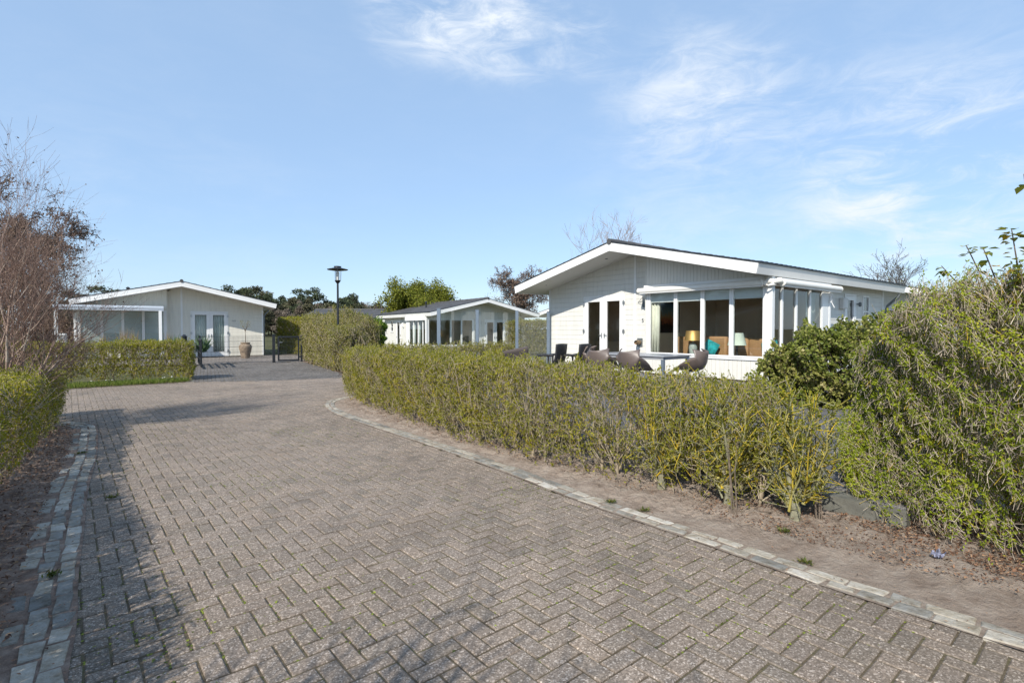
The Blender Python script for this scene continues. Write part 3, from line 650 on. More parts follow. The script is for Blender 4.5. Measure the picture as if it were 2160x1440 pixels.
for pts in ([(8.76, .79), (9.05, 1.08)], ):
    m = MB(); m.tube([(8.74, .78, 2.46), (8.86, .80, 2.52), (8.97, .88, 2.50), (9.03, 1.02, 2.53), (9.05, 1.1, 2.48)], [.05, .075, .06, .075, .05], 9)
    m.box(8.80, 8.98, .80, .90, 2.40, 2.56); m.tube([(8.78, .74, 2.44), (8.9, .70, 2.40), (9.0, .78, 2.42)], .022, 7); m.build('awning_bracket', M['cassette'], aw, .006)
m = MB(); m.tube([(8.95, 4.25, 2.36), (9.02, 4.3, 2.28), (8.96, 4.36, 2.1), (9.02, 4.4, 1.95)], .012, 7); m.tube([(8.98, 4.3, 2.36), (8.95, 4.3, 2.1)], .03, 8); m.build('awning_arm', M['white'], aw2)
m = MB(); m.tube([(4.62, 1.215, 2.17), (4.85, 1.13, 2.31), (5.14, .96, 2.15)], .008, 6); m.tube([(4.62, 1.215, 2.17), (5.14, .96, 2.16)], .006, 6); m.box(4.80, 4.90, 1.19, 1.212, 2.02, 2.36); m.tube([(4.85, 1.2, 2.1), (4.78, 1.14, 2.0)], .006, 6); m.build('folding_hook', M['zinc'], hr)
m = MB(); m.box(4.60, 4.80, 1.200, 1.2195, .80, 1.06); vp = m.build('vent_plate', M['zinc'], hr, .004)
m = MB(); m.tube([(4.70, 1.199, .93), (4.70, 1.05, .93)], .075, 16); m.tube([(4.70, 1.05, .93), (4.70, 1.0, .93)], .06, 16, False); m.build('vent_pipe', mk('bronze', (.26, .19, .12), .35, .2, 8, metal=.7), vp, smooth=True)
text('house_number', '5', .17, M['zinc'], hr, (4.80, 1.216, 1.55), (R(90), 0, 0))
m = MB(); m.box(8.474, 8.60, 6.28, 6.62, 1.98, 2.32); m.box(8.5, 8.612, 6.30, 6.60, 2.0, 2.30); m.build('meter_box', M['soffit'], hr, .008)
m = MB(); m.tube([(8.475, 7.76, 2.16), (8.56, 7.76, 2.18)], .02, 8); m.lathe([(.03, 0), (.05, .04), (.05, .12), (.02, .15)], (8.57, 7.76, 2.08), 12); m.build('wall_lamp', M['zinc'], hr, smooth=True)
for k, (a, b) in enumerate(((5.3, 6.1), (6.22, 6.95), (7.07, 7.79), (7.9, 8.66))):
    m = MB(); m.box(a, b, .975, .982, 2.13, 2.44); m.tube([(a, .98, 2.13), (b, .98, 2.13)], .012, 8); m.build('roller_blind', M['blind'], hr)
m = MB(); wavy(m, 5.28, 5.52, .5, 2.45, 1.06, 'f', .03, .1); m.build('curtain', mk('cream curtain', (.70, .68, .58), .9), hr, smooth=True, solid=.004)
m = MB(); wavy(m, 3.55, 4.05, .3, 2.45, 8.62, 's', .03, .1); m.build('curtain', M['curtain'], hr, smooth=True, solid=.004)
for (u, v) in ((1.1, .55), (3.9, .55)):
    m = MB(); zz = 2.88 + RISE * u - .235; m.tube([(u, v, zz - .012), (u, v, zz + .02)], .045, 14); m.build('spot_lamp', M['zinc'], hr)
m = MB(); m.box(.70, 3.9, 3.58, 4.18, .013, .88); m.build('kitchen_unit', mk('kitchen front', (.5, .49, .45), .4), hr, .006)
m = MB(); m.tube([(2.5, 3.75, .88), (2.5, 3.75, 1.16), (2.47, 3.72, 1.21), (2.40, 3.66, 1.21), (2.38, 3.64, 1.15)], .014, 8); m.build('tap', M['black'], hr)
# furnishing of the sitting room behind the bay window
def cushioned(name, boxes, mat, parent):
    m = MB()
    for b in boxes: m.box(*b)
    return m.build(name, mat, parent, .045, True)
sf = empty('sofa', wld(OR, 5.75, 1.75, .012), OR[3], 'tan leather corner sofa standing with its back to the bay window', 'sofa')
for k, (a, b) in enumerate(((-.2, .72), (.73, 1.48), (1.49, 2.1), (2.11, 2.75))):
    m = MB(); m.box(a, b, .02, .28, .08, [1.10, 1.12, 1.09, 1.07][k]); m.build('backrest', M['tan'], sf, .05, True)
m = MB(); m.box(-.2, 2.75, .285, .95, .1, .45); m.build('seat', M['tan'], sf, .05, True)
m = MB(); m.box(2.755, 3.0, .1, .95, .08, .66); m.build('armrest', M['tan'], sf, .05, True)
def table_lamp(label, u, v, z, base, shade, mb, ms):
    t = empty('table_lamp', wld(OR, u, v, z), OR[3], label, 'lamp', None)
    m = MB(); m.lathe(base, (0, 0, 0), 20); m.build('lamp_base', mb, t, smooth=True)
    m = MB(); m.lathe(shade, (0, 0, 0), 28); m.build('lamp_shade', ms, t, smooth=True); return t
st = empty('side_table', wld(OR, 6.55, 1.42, .012), OR[3], 'low dark side table holding the brass lamp behind the window', 'side table')
m = MB(); m.box(-.25, .25, -.2, .2, .56, .60); m.build('table_top', M['dark'], st, .004)
for a in (-.21, .21):
    for b in (-.16, .16): m = MB(); m.box(a - .02, a + .02, b - .02, b + .02, 0, .558); m.build('leg', M['dark'], st)
table_lamp('table lamp with a brass drum shade on a mottled ceramic pot', 6.42, 1.42, .614, [(.07, 0), (.10, .02), (.12, .20), (.10, .30), (.03, .33), (.02, .42)], [(.24, .40), (.235, .405), (.20, .68), (.205, .685)], M['ceramic'], M['brass'])
ws = empty('window_shelf', wld(OR, 7.78, 1.34, .012), OR[3], 'narrow dark shelf under the pale lamp behind the window', 'shelf')
m = MB(); m.box(-.3, .3, -.14, .14, .56, .60); m.build('table_top', M['dark'], ws, .004)
for a in (-.26, .26): m = MB(); m.box(a - .02, a + .02, -.1, .1, 0, .558); m.build('leg', M['dark'], ws)
table_lamp('table lamp with a pale green tapered shade in the bay window', 7.78, 1.34, .614, [(.08, 0), (.09, .02), (.03, .06), (.02, .36)], [(.24, .30), (.235, .302), (.16, .62), (.162, .625)], M['dark'], M['shade'])
def cushion(label, u, v, z, rot, s):
    def fn(i, j):
        a, b = i * 2 - 1, j * 2 - 1; e = (1 - a ** 4) * (1 - b ** 4); return a, b, e
    m = MB()
    for sg in (1, -1): m.grid(10, 10, lambda i, j: (fn(i, j)[0] * s, sg * .09 * max(0, fn(i, j)[2]) ** .6, fn(i, j)[1] * s * .9))
    o = m.build('cushion', M['teal'], None, smooth=True); o.location = wld(OR, u, v, z); o.rotation_euler = (R(-14), rot, OR[3]); return tag(o, label, 'cushion', 'teal leaf print cushions')
cushion('teal leaf print cushion beside the brass lamp', 6.86, 1.60, .82, R(24), .21)
cushion('teal leaf print cushion at the right end of the tan sofa', 8.50, 1.66, .84, R(-12), .21)
pf = empty('painting', wld(OR, 4.685, 2.75, 1.72), OR[3], 'dark framed painting of a blue sky over a red field on the sitting room wall', 'painting')
m = MB(); m.box(0, .03, -.55, .55, -.5, .5); m.build('picture_frame', M['black'], pf, .004)
pm, pnt, pb, po = newmat('painted canvas'); tcx = N(pnt, 'ShaderNodeTexCoord'); sx = N(pnt, 'ShaderNodeSeparateXYZ'); pnt.links.new(tcx.outputs['Object'], sx.inputs[0])
ad = N(pnt, 'ShaderNodeMath', operation='MULTIPLY_ADD'); pnt.links.new(noise(pnt, 9, 6), ad.inputs[0]); ad.inputs[1].default_value = .5; pnt.links.new(sx.outputs['Z'], ad.inputs[2])
pnt.links.new(ramp(pnt, ad.outputs[0], [(0., (.02, .01, .008)), (.12, (.28, .07, .02)), (.3, (.3, .17, .06)), (.42, (.12, .2, .2)), (.7, (.03, .12, .22))]), pb.inputs['Base Color'])
m = MB(); m.box(.031, .034, -.5, .5, -.45, .45); m.build('canvas', pm, pf)

# left house ------------------------------------------------------------------
hl, XL, ful = bungalow('cream bungalow behind the mesh gate with grey blinds in its bay window', *OL, True, 'siding_l')
for k, (a, b) in enumerate(((5.31, 6.11), (6.22, 6.955), (7.065, 7.79), (7.9, 8.66))):
    m = MB(XL); 
    for q in range(6):
        m.prism([(.975, .66 + q * .29), (.995, .66 + q * .29 + .002), (.985, .66 + q * .29 + .283), (.975, .66 + q * .29 + .283)], a, b, 'x')
    m.build('roman_blind', M['pleat'], hl)
for a, b in ((2.45, 3.1), (3.3, 3.97)):
    m = MB(XL); wavy(m, a, b, .1, 2.42, 1.42, 'f', .035, .12); m.build('curtain', M['curtain'], hl, smooth=True, solid=.004)
text('house_number', '113', .13, M['zinc'], hl, (6.95, 1.216, 1.90), (R(90), 0, 0))
# veranda roof standing in front of the bay of the left house
vr = empty('patio_cover', wld(OL, 0, 0), OL[3], 'white aluminium patio cover in front of the cream bungalow bay window', 'patio cover')
m = MB(); m.box(-.46, 3.72, -.62, -.50, 2.38, 2.44); m.box(-.46, 3.72, -.64, -.50, 2.445, 2.50); m.box(-.46, 3.72, -.66, -.50, 2.505, 2.575); m.box(-.46, 3.72, -.63, -.50, 2.58, 2.60); m.build('beam', mk('bluish white aluminium', (.62, .67, .74), .3, .04, 2), vr, .006)
for u in (-.36, 3.575): m = MB(); m.box(u - .065, u + .065, -.625, -.505, 0, 2.378); m.build('post', M['white'], vr, .006)
m = MB(); m.box(-.42, -.34, -.49, .86, 2.46, 2.54); m.box(3.60, 3.68, -.49, .86, 2.46, 2.54); m.box(1.3, 1.36, -.49, .86, 2.46, 2.54); m.build('rafter', M['white'], vr, .004)
m = MB(); m.box(-.44, 3.70, -.50, .87, 2.602, 2.612); m.build('roof_panel', mk('opal roofing', (.55, .58, .6), .4), vr)
ac = empty('heat_pump', wld(OL, -.28, .35), OL[3], 'grey louvred heat pump beside the cream bungalow bay', 'heat pump')
m = MB(); m.box(-.2, .16, -.15, .25, .25, 1.28); b_ = m.build('casing', M['white'], ac, .02)
m = MB()
for k in range(9): m.box(-.17, .13, -.165, -.151, .34 + k * .1, .38 + k * .1)
m.build('grille', M['zinc'], ac)
m = MB(); m.box(-.18, -.12, -.1, .2, 0, .249); m.box(.08, .14, -.1, .2, 0, .249); m.build('foot', M['dark'], ac)
# middle house ------------------------------------------------------------------
hm, XM, fum = bungalow('small white bungalow seen behind the glass wind screen with tall bay windows', *OM, True, 'siding')
m = MB(XM); m.box(8.915, 9.02, 1.0, 4.45, 2.36, 2.62); m.build('blind_box', M['white'], hm, .006)
for a in (2.35, 3.25):
    m = MB(XM); wavy(m, a, a + .5, .1, 2.42, 8.66, 's', .03, .1); m.build('curtain', M['curtain'], hm, smooth=True, solid=.004)
m = MB(XM); m.box(8.476, 8.56, 6.0, 6.16, 1.9, 2.25); m.tube([(8.58, 6.08, 1.95), (8.58, 6.08, 2.2)], .07, 10); m.build('wall_lamp', M['white'], hm, smooth=True)
# two more gables behind
bungalow('white bungalow gable peeping out beyond the roof end of the bungalow with awnings', 13.9, 30.3, .20, -.895, True, 'siding', 0)
bungalow('white bungalow whose verge shows between the middle bungalow and the wind screen', 1.92, 45.5, -.10, -.895, False, 'siding', 0)
bungalow('bungalow with a long dark tiled roof showing above the cherry laurel', -19.3, 47.5 + 9.0, -.50, R(-90), False, 'siding', 0, 11.2)

# ------------------------------------------------------------------ wind screen
sc = empty('wind_screen', (-2.25, 16.25, .186), 0, 'glass wind screen on four blue grey aluminium posts by the terrace', 'wind screen')
pp = [(-2.25, 16.25), (-1.14, 17.33), (.17, 18.45), (1.33, 19.45)]
for i, (x, y) in enumerate(pp):
    x -= -2.25; y -= 16.25
    m = MB(); m.box(x - .055, x + .055, y - .045, y + .045, 0, 1.98); m.box(x - .06, x + .06, y - .05, y + .05, 1.981, 1.995); m.box(x - .09, x + .09, y - .09, y + .09, 0, .012); m.build('post', M['alu'], sc, .006)
    if i < 3:
        a = Vector((x, y)); b = Vector((pp[i + 1][0] + 2.25, pp[i + 1][1] - 16.25)); d = (b - a).normalized(); n_ = Vector((-d.y, d.x)) * .004; a2 = a + d * .06; b2 = b - d * .06
        m = MB(); m.prism([tuple(a2 - n_), tuple(b2 - n_), tuple(b2 + n_), tuple(a2 + n_)], .08, 1.92, 'z'); m.build('glass_panel', M['clear'], sc)

# ------------------------------------------------------------------ street lamp
lp = empty('street_lamp', (-6.98, 21.2, 0), 0, 'black street lamp with a wide disc hat and clear lantern', 'street lamp')
m = MB(); m.lathe([(.075, 0), (.075, .9), (.05, .95), (.042, 2.0), (.038, 3.36)], n=16); m.build('pole', M['black'], lp, smooth=True)
m = MB(); m.lathe([(.03, 3.36), (.06, 3.38), (.10, 3.44), (.115, 3.47), (.115, 3.485), (.03, 3.486)], n=20); m.build('collar', M['black'], lp, smooth=True)
m = MB(); m.lathe([(.112, 3.488), (.128, 3.86)], n=24); m.build('lantern_glass', M['lampglass'], lp, smooth=True)
m = MB(); m.lathe([(.05, 3.49), (.055, 3.55), (.06, 3.80), (.03, 3.84)], n=16); m.build('lamp_tube', M['opal'], lp, smooth=True)
m = MB()
for k in range(3): a = k * 2.094 + .5; m.tube([(.118 * math.cos(a), .118 * math.sin(a), 3.48), (.132 * math.cos(a), .132 * math.sin(a), 3.87)], .008, 6)
m.build('lantern_bracket', M['black'], lp)
m = MB(); m.lathe([(.13, 3.862), (.39, 3.90), (.41, 3.915), (.40, 3.925), (.16, 3.985), (.14, 3.99), (.135, 4.03), (.15, 4.035), (.15, 4.045), (.05, 4.06)], n=40); m.build('hat', M['black'], lp, smooth=True)

# ------------------------------------------------------------------ mesh gates
def meshpanel(m, w, z0, z1, px, pz, r=.0035):
    n = int(w / px)
    for k in range(n + 1): x = k * w / n; m.box(x - r, x + r, -r, r, z0, z1)
    k = int((z1 - z0) / pz)
    for j in range(k + 1): z = z0 + j * (z1 - z0) / k; m.box(0, w, -r * 2.4, -r * 1.05, z - r, z + r); m.box(0, w, r * 1.05, r * 2.4, z - r, z + r)
def gatepost(parent, x, h=1.22, s=.045):
    m = MB(); m.box(x - s, x + s, -s, s, 0, h); m.box(x - s - .004, x + s + .004, -s - .004, s + .004, h + .001, h + .018); return m.build('post', M['black'], parent, .004)
p0 = Vector((-13.60, 22.98)); p1 = Vector((-10.95, 24.26)); d = p1 - p0
fg = empty('mesh_fence', (p0.x, p0.y, .012), math.atan2(d.y, d.x), 'black wire mesh fence panel across the driveway in front of the cream bungalow', 'fence')
gatepost(fg, 0, 1.22, .035); gatepost(fg, d.length, 1.24, .06)
m = MB(); meshpanel(m, d.length - .10, .05, 1.2, .05, .2, .0046); o = m.build('mesh_panel', M['black'], fg); o.location = (.04, 0, 0)
q0 = Vector((-10.80, 24.32)); q1 = Vector((-9.86, 24.72)); d = q1 - q0
pg = empty('garden_gate', (q0.x, q0.y, .012), math.atan2(d.y, d.x), 'black framed mesh garden gate with a lever handle beside the tall hedge', 'gate')
w_ = d.length; gatepost(pg, w_, 1.24, .045)
m = MB(); m.box(0, .07, -.03, .03, .05, 1.2); m.box(w_ - .16, w_ - .09, -.03, .03, .05, 1.2); m.box(.071, w_ - .161, -.03, .03, 1.13, 1.2); m.box(.071, w_ - .161, -.03, .03, .05, .11); m.build('gate_frame', M['black'], pg, .004)
m = MB(); meshpanel(m, w_ - .235, .115, 1.125, .05, .2, .0046); o = m.build('mesh_panel', M['black'], pg); o.location = (.073, 0, 0)
m = MB(); m.box(.04, .10, -.05, -.031, .72, .96); m.build('lock_case', M['black'], pg, .004)
m = MB(); m.box(.07, .22, -.085, -.065, .90, .925); m.box(.07, .09, -.066, -.051, .90, .925); m.build('handle', M['steel'], pg, .004)
m = MB(); m.box(w_ - .092, w_ - .046, -.02, .02, .2, .26); m.box(w_ - .092, w_ - .046, -.02, .02, 1.0, 1.06); m.build('hinge', M['black'], pg)
og = empty('drive_gate', (-13.62, 22.9, .012), math.atan2(17.85 - 23.26, -9.65 + 13.67) - R(4), 'black drive gate leaf swung open along the end of the low hedge', 'gate')
m = MB(); L_ = 3.3; m.box(0, .06, -.025, .025, .06, 1.15); m.box(L_ - .06, L_, -.025, .025, .06, 1.15); m.box(.061, L_ - .061, -.025, .025, 1.09, 1.15); m.box(.061, L_ - .061, -.025, .025, .06, .11); m.build('gate_frame', M['black'], og, .004)
m = MB(); meshpanel(m, L_ - .13, .115, 1.085, .4, .24, .012); o = m.build('mesh_panel', M['black'], og); o.location = (.064, 0, 0)

# urn with a young olive
ur = empty('urn', (-13.94, 27.6, .012), 0, 'big weathered clay urn standing by the cream bungalow doors', 'urn')
m = MB(); m.lathe([(.17, 0), (.19, .01), (.25, .28), (.305, .52), (.31, .62), (.28, .70), (.21, .74), (.205, .77), (.235, .79), (.24, .82), (.225, .83), (.20, .82), (.18, .75), (.02, .74)], n=36); m.build('vessel', M['clay'], ur, smooth=True)
m = MB(); m.lathe([(.02, .70), (.19, .741), (.02, .76)], n=24); m.build('potting_soil', M['bark'], ur)
ch = MB(); 
tr = empty('olive_tree', (-13.94, 27.6, .76), 0, 'young bare stemmed olive tree planted in the clay urn', 'tree')
m = MB(); m.tube([(0, 0, 0), (.01, 0, .4), (-.01, .0, .78)], [.018, .014, .012], 8); m.build('trunk', M['bark'], tr, smooth=True)
m = MB(); 
for k in range(9):
    a = random.uniform(0, 6.28); r_ = random.uniform(.12, .3); h_ = random.uniform(.2, .5); m.tube([(0, 0, .6 + .02 * k), (r_ * .5 * math.cos(a), r_ * .5 * math.sin(a), .7 + h_ * .5), (r_ * math.cos(a), r_ * math.sin(a), .75 + h_)], [.008, .006, .003], 5)
m.build('branches', M['bark'], tr)
n = 120; a = rng.uniform(0, 6.28, n); r_ = rng.uniform(.1, .3, n); P = np.c_[r_ * np.cos(a), r_ * np.sin(a), rng.uniform(.85, 1.25, n)]
leafobj('foliage', P, rng.normal(0, 1, (n, 3)) + [0, 0, .5], rng.normal(0, 1, (n, 3)), np.full(n, .06), np.full(n, .016), M['leaf_olive'], tr, rng.random(n))

# ------------------------------------------------------------------ garden furniture
tb = empty('dining_table', (3.30, 11.50, .19), math.atan2(.78, -.6255), 'long grey garden dining table on the terrace by the bay window', 'table')
TLn, TWd = 2.1, 1.08   # local x runs along the wall, local y towards the viewer's left is negative
m = MB(); m.box(0, TLn, -TWd, 0, .735, .76); m.build('table_top', M['ttop'], tb, .006)
m = MB(); m.box(.03, TLn - .03, -.05, -.03, .675, .733); m.box(.03, TLn - .03, -TWd + .03, -TWd + .05, .675, .733); m.box(.03, .05, -TWd + .051, -.051, .675, .733); m.box(TLn - .05, TLn - .03, -TWd + .051, -.051, .675, .733); m.build('apron', M['ttop'], tb, .003)
for a in (.06, TLn - .06):
    for b in (-.07, -TWd + .07): m = MB(); m.box(a - .035, a + .035, b - .035, b + .035, 0, .733); m.build('leg', M['alu'], tb, .004)
def shell_chair(label, x, y, face, group='taupe shell chairs round the garden table'):
    """moulded bucket chair; local +y is where the sitter looks"""
    root = empty('shell_chair', (x, y, .19), math.atan2(face[1], face[0]) - math.pi / 2, label, 'chair', group)
    prof = [(-.30, .86), (-.285, .74), (-.25, .58), (-.20, .475), (-.10, .43), (.05, .425), (.18, .445), (.245, .44), (.26, .425)]
    def fn(i, j):
        t = j * (len(prof) - 1); k = min(int(t), len(prof) - 2); f_ = t - k; y_ = prof[k][0] * (1 - f_) + prof[k + 1][0] * f_; z_ = prof[k][1] * (1 - f_) + prof[k + 1][1] * f_
        s = i * 2 - 1; wd = .24 + .07 * math.sin(min(1, j * 1.25) * math.pi)
        curl = abs(s) ** 2.2; hgt = .27 * math.exp(-((j - .46) / .26) ** 2) + .05 * (1 - j); fwd = .20 * (1 - min(1, j * 2.6)) if j < .4 else 0
        return (s * wd * (1 - .10 * curl), y_ + fwd * curl, z_ + hgt * curl * (1.0 if j < .72 else .75))
    m = MB(); m.grid(18, 26, fn); sh = m.build('shell', M['taupe'], root, smooth=True, solid=.016)
    for a, b in ((-.22, .2), (.22, .2), (-.2, -.2), (.2, -.2)):
        m = MB(); m.tube([(a * .45, b * .45, .425), (a, b, 0)], [.014, .011], 8); m.build('leg', M['alu'], root, smooth=True)
    m = MB(); m.box(-.11, .11, -.10, .12, .405, .418); m.build('seat_plate', M['alu'], root)
    root.scale = (1.22, 1.22, 1.0); return root
e_ = Vector((-.6255, .78)); n__ = Vector((.78, .6255))
shell_chair('taupe shell chair at the near right end of the garden table, turned left', 3.98, 11.72, (-.74, .62))
shell_chair('taupe shell chair on the long side of the table, in front of the table leg', 2.72, 11.68, (.80, .55))
shell_chair('taupe shell chair on the long side of the table, left of its twin', 2.12, 12.28, (.72, .68))
shell_chair('taupe shell chair at the far end of the table, standing before the double door', 2.18, 13.55, (.85, -.55))
def wicker_chair(label, x, y, face):
    root = empty('wicker_chair', (x, y, .19), math.atan2(face[1], face[0]) - math.pi / 2, label, 'chair', 'black wicker armchairs near the wind screen')
    m = MB(); m.grid(12, 10, lambda i, j: ((i * 2 - 1) * (.25 + .01 * j), -.24 - .10 * j - .035 * (1 - (i * 2 - 1) ** 2) - .02 * math.sin(j * 3.1), .42 + .56 * j - .012 * (i * 2 - 1) ** 2)); m.build('backrest', M['wicker'], root, smooth=True, solid=.035)
    m = MB(); m.box(-.27, .27, -.24, .26, .36, .44); m.build('seat', M['wicker'], root, .02, True)
    for s in (-1, 1):
        m = MB(); m.tube([(s * .285, -.27, .68), (s * .29, 0, .69), (s * .285, .22, .66), (s * .28, .26, .60)], .032, 10); m.build('armrest', M['wicker'], root, smooth=True)
        for b in (-.25, .24): m = MB(); m.tube([(s * .28, b, .66), (s * .27, b, 0)], [.028, .02], 8); m.build('leg', M['wicker'], root, smooth=True)
    return root
wicker_chair('black wicker armchair beside the wall, right one of the pair', 1.62, 13.75, (-.75, .66))
wicker_chair('black wicker armchair nearer to the wind screen, left one of the pair', 1.00, 13.75, (-.80, .60))
gs = empty('garden_sofa', (-.05, 13.6, .19), R(-14), 'low taupe sling garden sofa behind the hedge near the wind screen', 'sofa')
m = MB(); m.grid(16, 6, lambda i, j: ((i * 2 - 1) * .5, .10 - .26 * j, .36 + j * (.34 + .22 * i) )); m.build('backrest', M['fabric'], gs, smooth=True, solid=.03)
m = MB(); m.box(-.6, .6, .12, .75, .28, .40); m.build('seat', M['fabric'], gs, .03, True)
for a in (-.55, .55):
    for b in (.16, .7): m = MB(); m.box(a - .025, a + .025, b - .025, b + .025, 0, .279); m.build('leg', M['alu'], gs)

# ------------------------------------------------------------------ hedges
def pn(a, b, seed):  # smooth pseudo noise
    r_ = np.random.default_rng(seed); o = 0
    for k in range(5):
        fx, fy, ph = r_.uniform(.8, 5), r_.uniform(.8, 5), r_.uniform(0, 6.28); o = o + np.sin(a * fx + b * fy + ph) / 5 ** .5
    return o
def hedge(name, label, path, side, thick, hfun, tws, leaves_per, leaf, lmat, tmat, tlen=.14, zb=.12, trunks=.35, seed=1, twr=.0028, dens=None, leafdens=None, top_spread=.5, cat='hedge', stemr=.014, bump=.05, twig_dir=(.55, .75), tb=0., yellow=0., nstem=14, group=None, depth=.07, asp=.48, clump=False, stray=0, leafz=None, stemw=.40, shoulder=1.):
    g_ = np.random.default_rng(seed); P = smooth_path(path, 2); seg = np.linalg.norm(np.diff(P, axis=0), axis=1); cum = np.r_[0, np.cumsum(seg)]; Ltot = cum[-1]
    T = norm(np.gradient(P, axis=0)); NIN = np.stack([-T[:, 1], T[:, 0]], 1) * side
    def at(s):
        q = np.stack([np.interp(s, cum, P[:, i]) for i in (0, 1)], 1); n_ = norm(np.stack([np.interp(s, cum, NIN[:, i]) for i in (0, 1)], 1)); t_ = norm(np.stack([np.interp(s, cum, T[:, i]) for i in (0, 1)], 1)); return q, n_, t_
    hs = [h for _, h in hfun]; hm_ = max(hs); H = lambda s: np.interp(s / Ltot, [a for a, _ in hfun], hs)
    areas = np.array([Ltot * hm_, Ltot * hm_ * .8, Ltot * thick, thick * hm_, thick * hm_]); n = int(areas.sum() * tws)
    face = g_.choice(5, n, p=areas / areas.sum()); a, b = g_.random(n), g_.random(n)
    s = a * Ltot; w_ = np.zeros(n); z = b * H(s)
    out = np.zeros((n, 3)); q, nn, tt = at(s)
    d = g_.exponential(depth, n)
    rd = .10
    fr = face == 0; w_[fr] = d[fr]; bk = face == 1; w_[bk] = thick - d[bk]
    tp = face == 2; w_[tp] = b[tp] * thick; z[tp] = H(s[tp]) - d[tp]
    for f_, sv in ((3, 0.), (4, Ltot)):
        k = face == f_; s[k] = np.abs(sv - d[k]); w_[k] = a[k] * thick; z[k] = b[k] * H(s[k])
    q, nn, tt = at(s)
    # rounded shoulders and lumpy surface
    hh = H(s); sh = np.clip((z - (hh - .22)) / .22, 0, 1) ** 2; w_ += np.where(w_ < thick / 2, 1, -1) * sh * rd * shoulder * g_.random(n); z -= (np.clip(1 - np.minimum(w_, thick - w_) / .2, 0, 1) ** 2) * sh * .08 * shoulder
    lump = bump * (pn(s * 2.2, z * 2.6 + w_ * 2, seed + 5) + .55 * pn(s * 7.5, z * 8 + w_ * 6, seed + 6))
    out[:, :2] = -nn; out[bk, :2] = nn[bk]; out[tp] = 0; out[tp, 2] = 1; k = face == 3; out[k, :2] = -tt[k]; k = face == 4; out[k, :2] = tt[k]
    Q = np.c_[q + nn * w_[:, None], z] + out * lump[:, None]; Q[:, 2] += np.where(tp, g_.exponential(.024, n), 0)
    keep = g_.random(n) < np.clip((z - zb * g_.uniform(.6, 1.4, n)) / .22 + .1, 0, 1)
    if dens is not None: keep &= g_.random(n) < np.interp(s / Ltot, [x for x, _ in dens], [y for _, y in dens])
    Q = Q[keep]; out = out[keep]; s = s[keep]; z = z[keep]; n = len(Q); hh = hh[keep]
    up = np.array([0, 0, 1.]); D = norm(out * twig_dir[0] + up * twig_dir[1] + g_.normal(0, top_spread, (n, 3))); L = tlen * g_.uniform(.5, 1.5, n)
    A = Q - D * L[:, None]
    patch = pn(s * 1.7, z * 2.2, seed + 9) * .14
    if stray:  # longer untrimmed shoots standing out of the surface
        tops = np.where(z > hh * .82)[0]; k = np.r_[g_.choice(tops, stray * 2 // 3), g_.choice(n, stray // 3)]; stray = len(k); L[k] *= g_.uniform(1.3, 2., stray); Q[k] = Q[k] + norm(D[k] * .6 + [0, 0, .6] + g_.normal(0, .25, (stray, 3))) * g_.uniform(.02, .13, stray)[:, None]; D[k] = norm(Q[k] - A[k]); L[k] = np.linalg.norm(Q[k] - A[k], axis=1)
    root = empty(name, (float(P[len(P) // 2, 0]), float(P[len(P) // 2, 1]), 0), 0, label, cat, group); off = np.array([*root.location])
    tt_ = np.clip(g_.normal(.5 + tb, .22, n) + (g_.random(n) < yellow) * .5, 0, 1)
    segobj('twigs', A - off, Q - off, np.full(n, twr) * g_.uniform(.7, 1.5, n), np.full(n, twr * .5), tmat, root, tt_)
    # stems that carry the twigs
    SA, SB, r0, r1, ti = [], [], [], [], []
    for s_ in np.arange(.1, Ltot, trunks):
        s_ += g_.normal(0, trunks * .2); s_ = min(max(s_, .05), Ltot - .05); q0, n0, t0 = (x[0] for x in at(np.array([s_]))); h0 = float(H(np.array([s_]))[0])
        b0 = np.array([*(q0 + n0 * thick * g_.uniform(.35, .65)), -.02]); r_ = stemr * g_.uniform(.7, 1.35)
        k1 = b0 + np.array([*g_.normal(0, .03, 2), h0 * g_.uniform(.14, .26)]); SA.append(b0); SB.append(k1); r0.append(r_ * 1.25); r1.append(r_); ti.append(g_.uniform(.2, .55))
        for _ in range(nstem):
            lat = t0 * g_.normal(0, .16) + n0 * g_.uniform(-stemw, stemw) * thick; z1 = h0 * g_.uniform(.5, .97)
            e = np.array([*(k1[:2] * 1 + lat), z1]); st_ = k1 if g_.random() < .6 else b0 + (k1 - b0) * g_.uniform(.3, .95); md = st_ * .5 + e * .5 + np.array([*(lat * .22), -.05 * h0]); rr = r_ * g_.uniform(.28, .62)
            tn = g_.uniform(.2, .8) + (g_.random() < yellow * 1.5) * .4
            SA += [st_, md]; SB += [md, e]; r0 += [rr, rr * .7]; r1 += [rr * .7, rr * .28]; ti += [tn, tn]
            for _ in range(4):
                f_ = g_.uniform(.25, 1); p_ = md * (1 - f_) + e * f_ if g_.random() < .6 else st_ * (1 - f_) + md * f_; dd = np.array([*g_.normal(0, .11, 2), abs(g_.normal(.15, .08))]) * (1 + h0 * .3)
                if p_[2] + dd[2] > h0: dd *= .4
                SA.append(p_); SB.append(p_ + dd); r0.append(rr * .4); r1.append(rr * .2); ti.append(min(1, tn + g_.uniform(-.2, .2)))
    segobj('stems', np.array(SA) - off, np.array(SB) - off, np.array(r0), np.array(r1), tmat, root, np.clip(ti, 0, 1), 6)
    # leaves in pairs up the outer part of each twig
    m_ = leaves_per; idx = np.repeat(np.arange(n), m_); 
    if leafdens is not None:
        kp = g_.random(len(idx)) < np.interp(s[idx] / Ltot, [x for x, _ in leafdens], [y for _, y in leafdens]) * (1. if True else 1); idx = idx[kp]
    if leafz is not None: idx = idx[g_.random(len(idx)) < np.interp(Q[idx, 2], [x for x, _ in leafz], [y for _, y in leafz])]
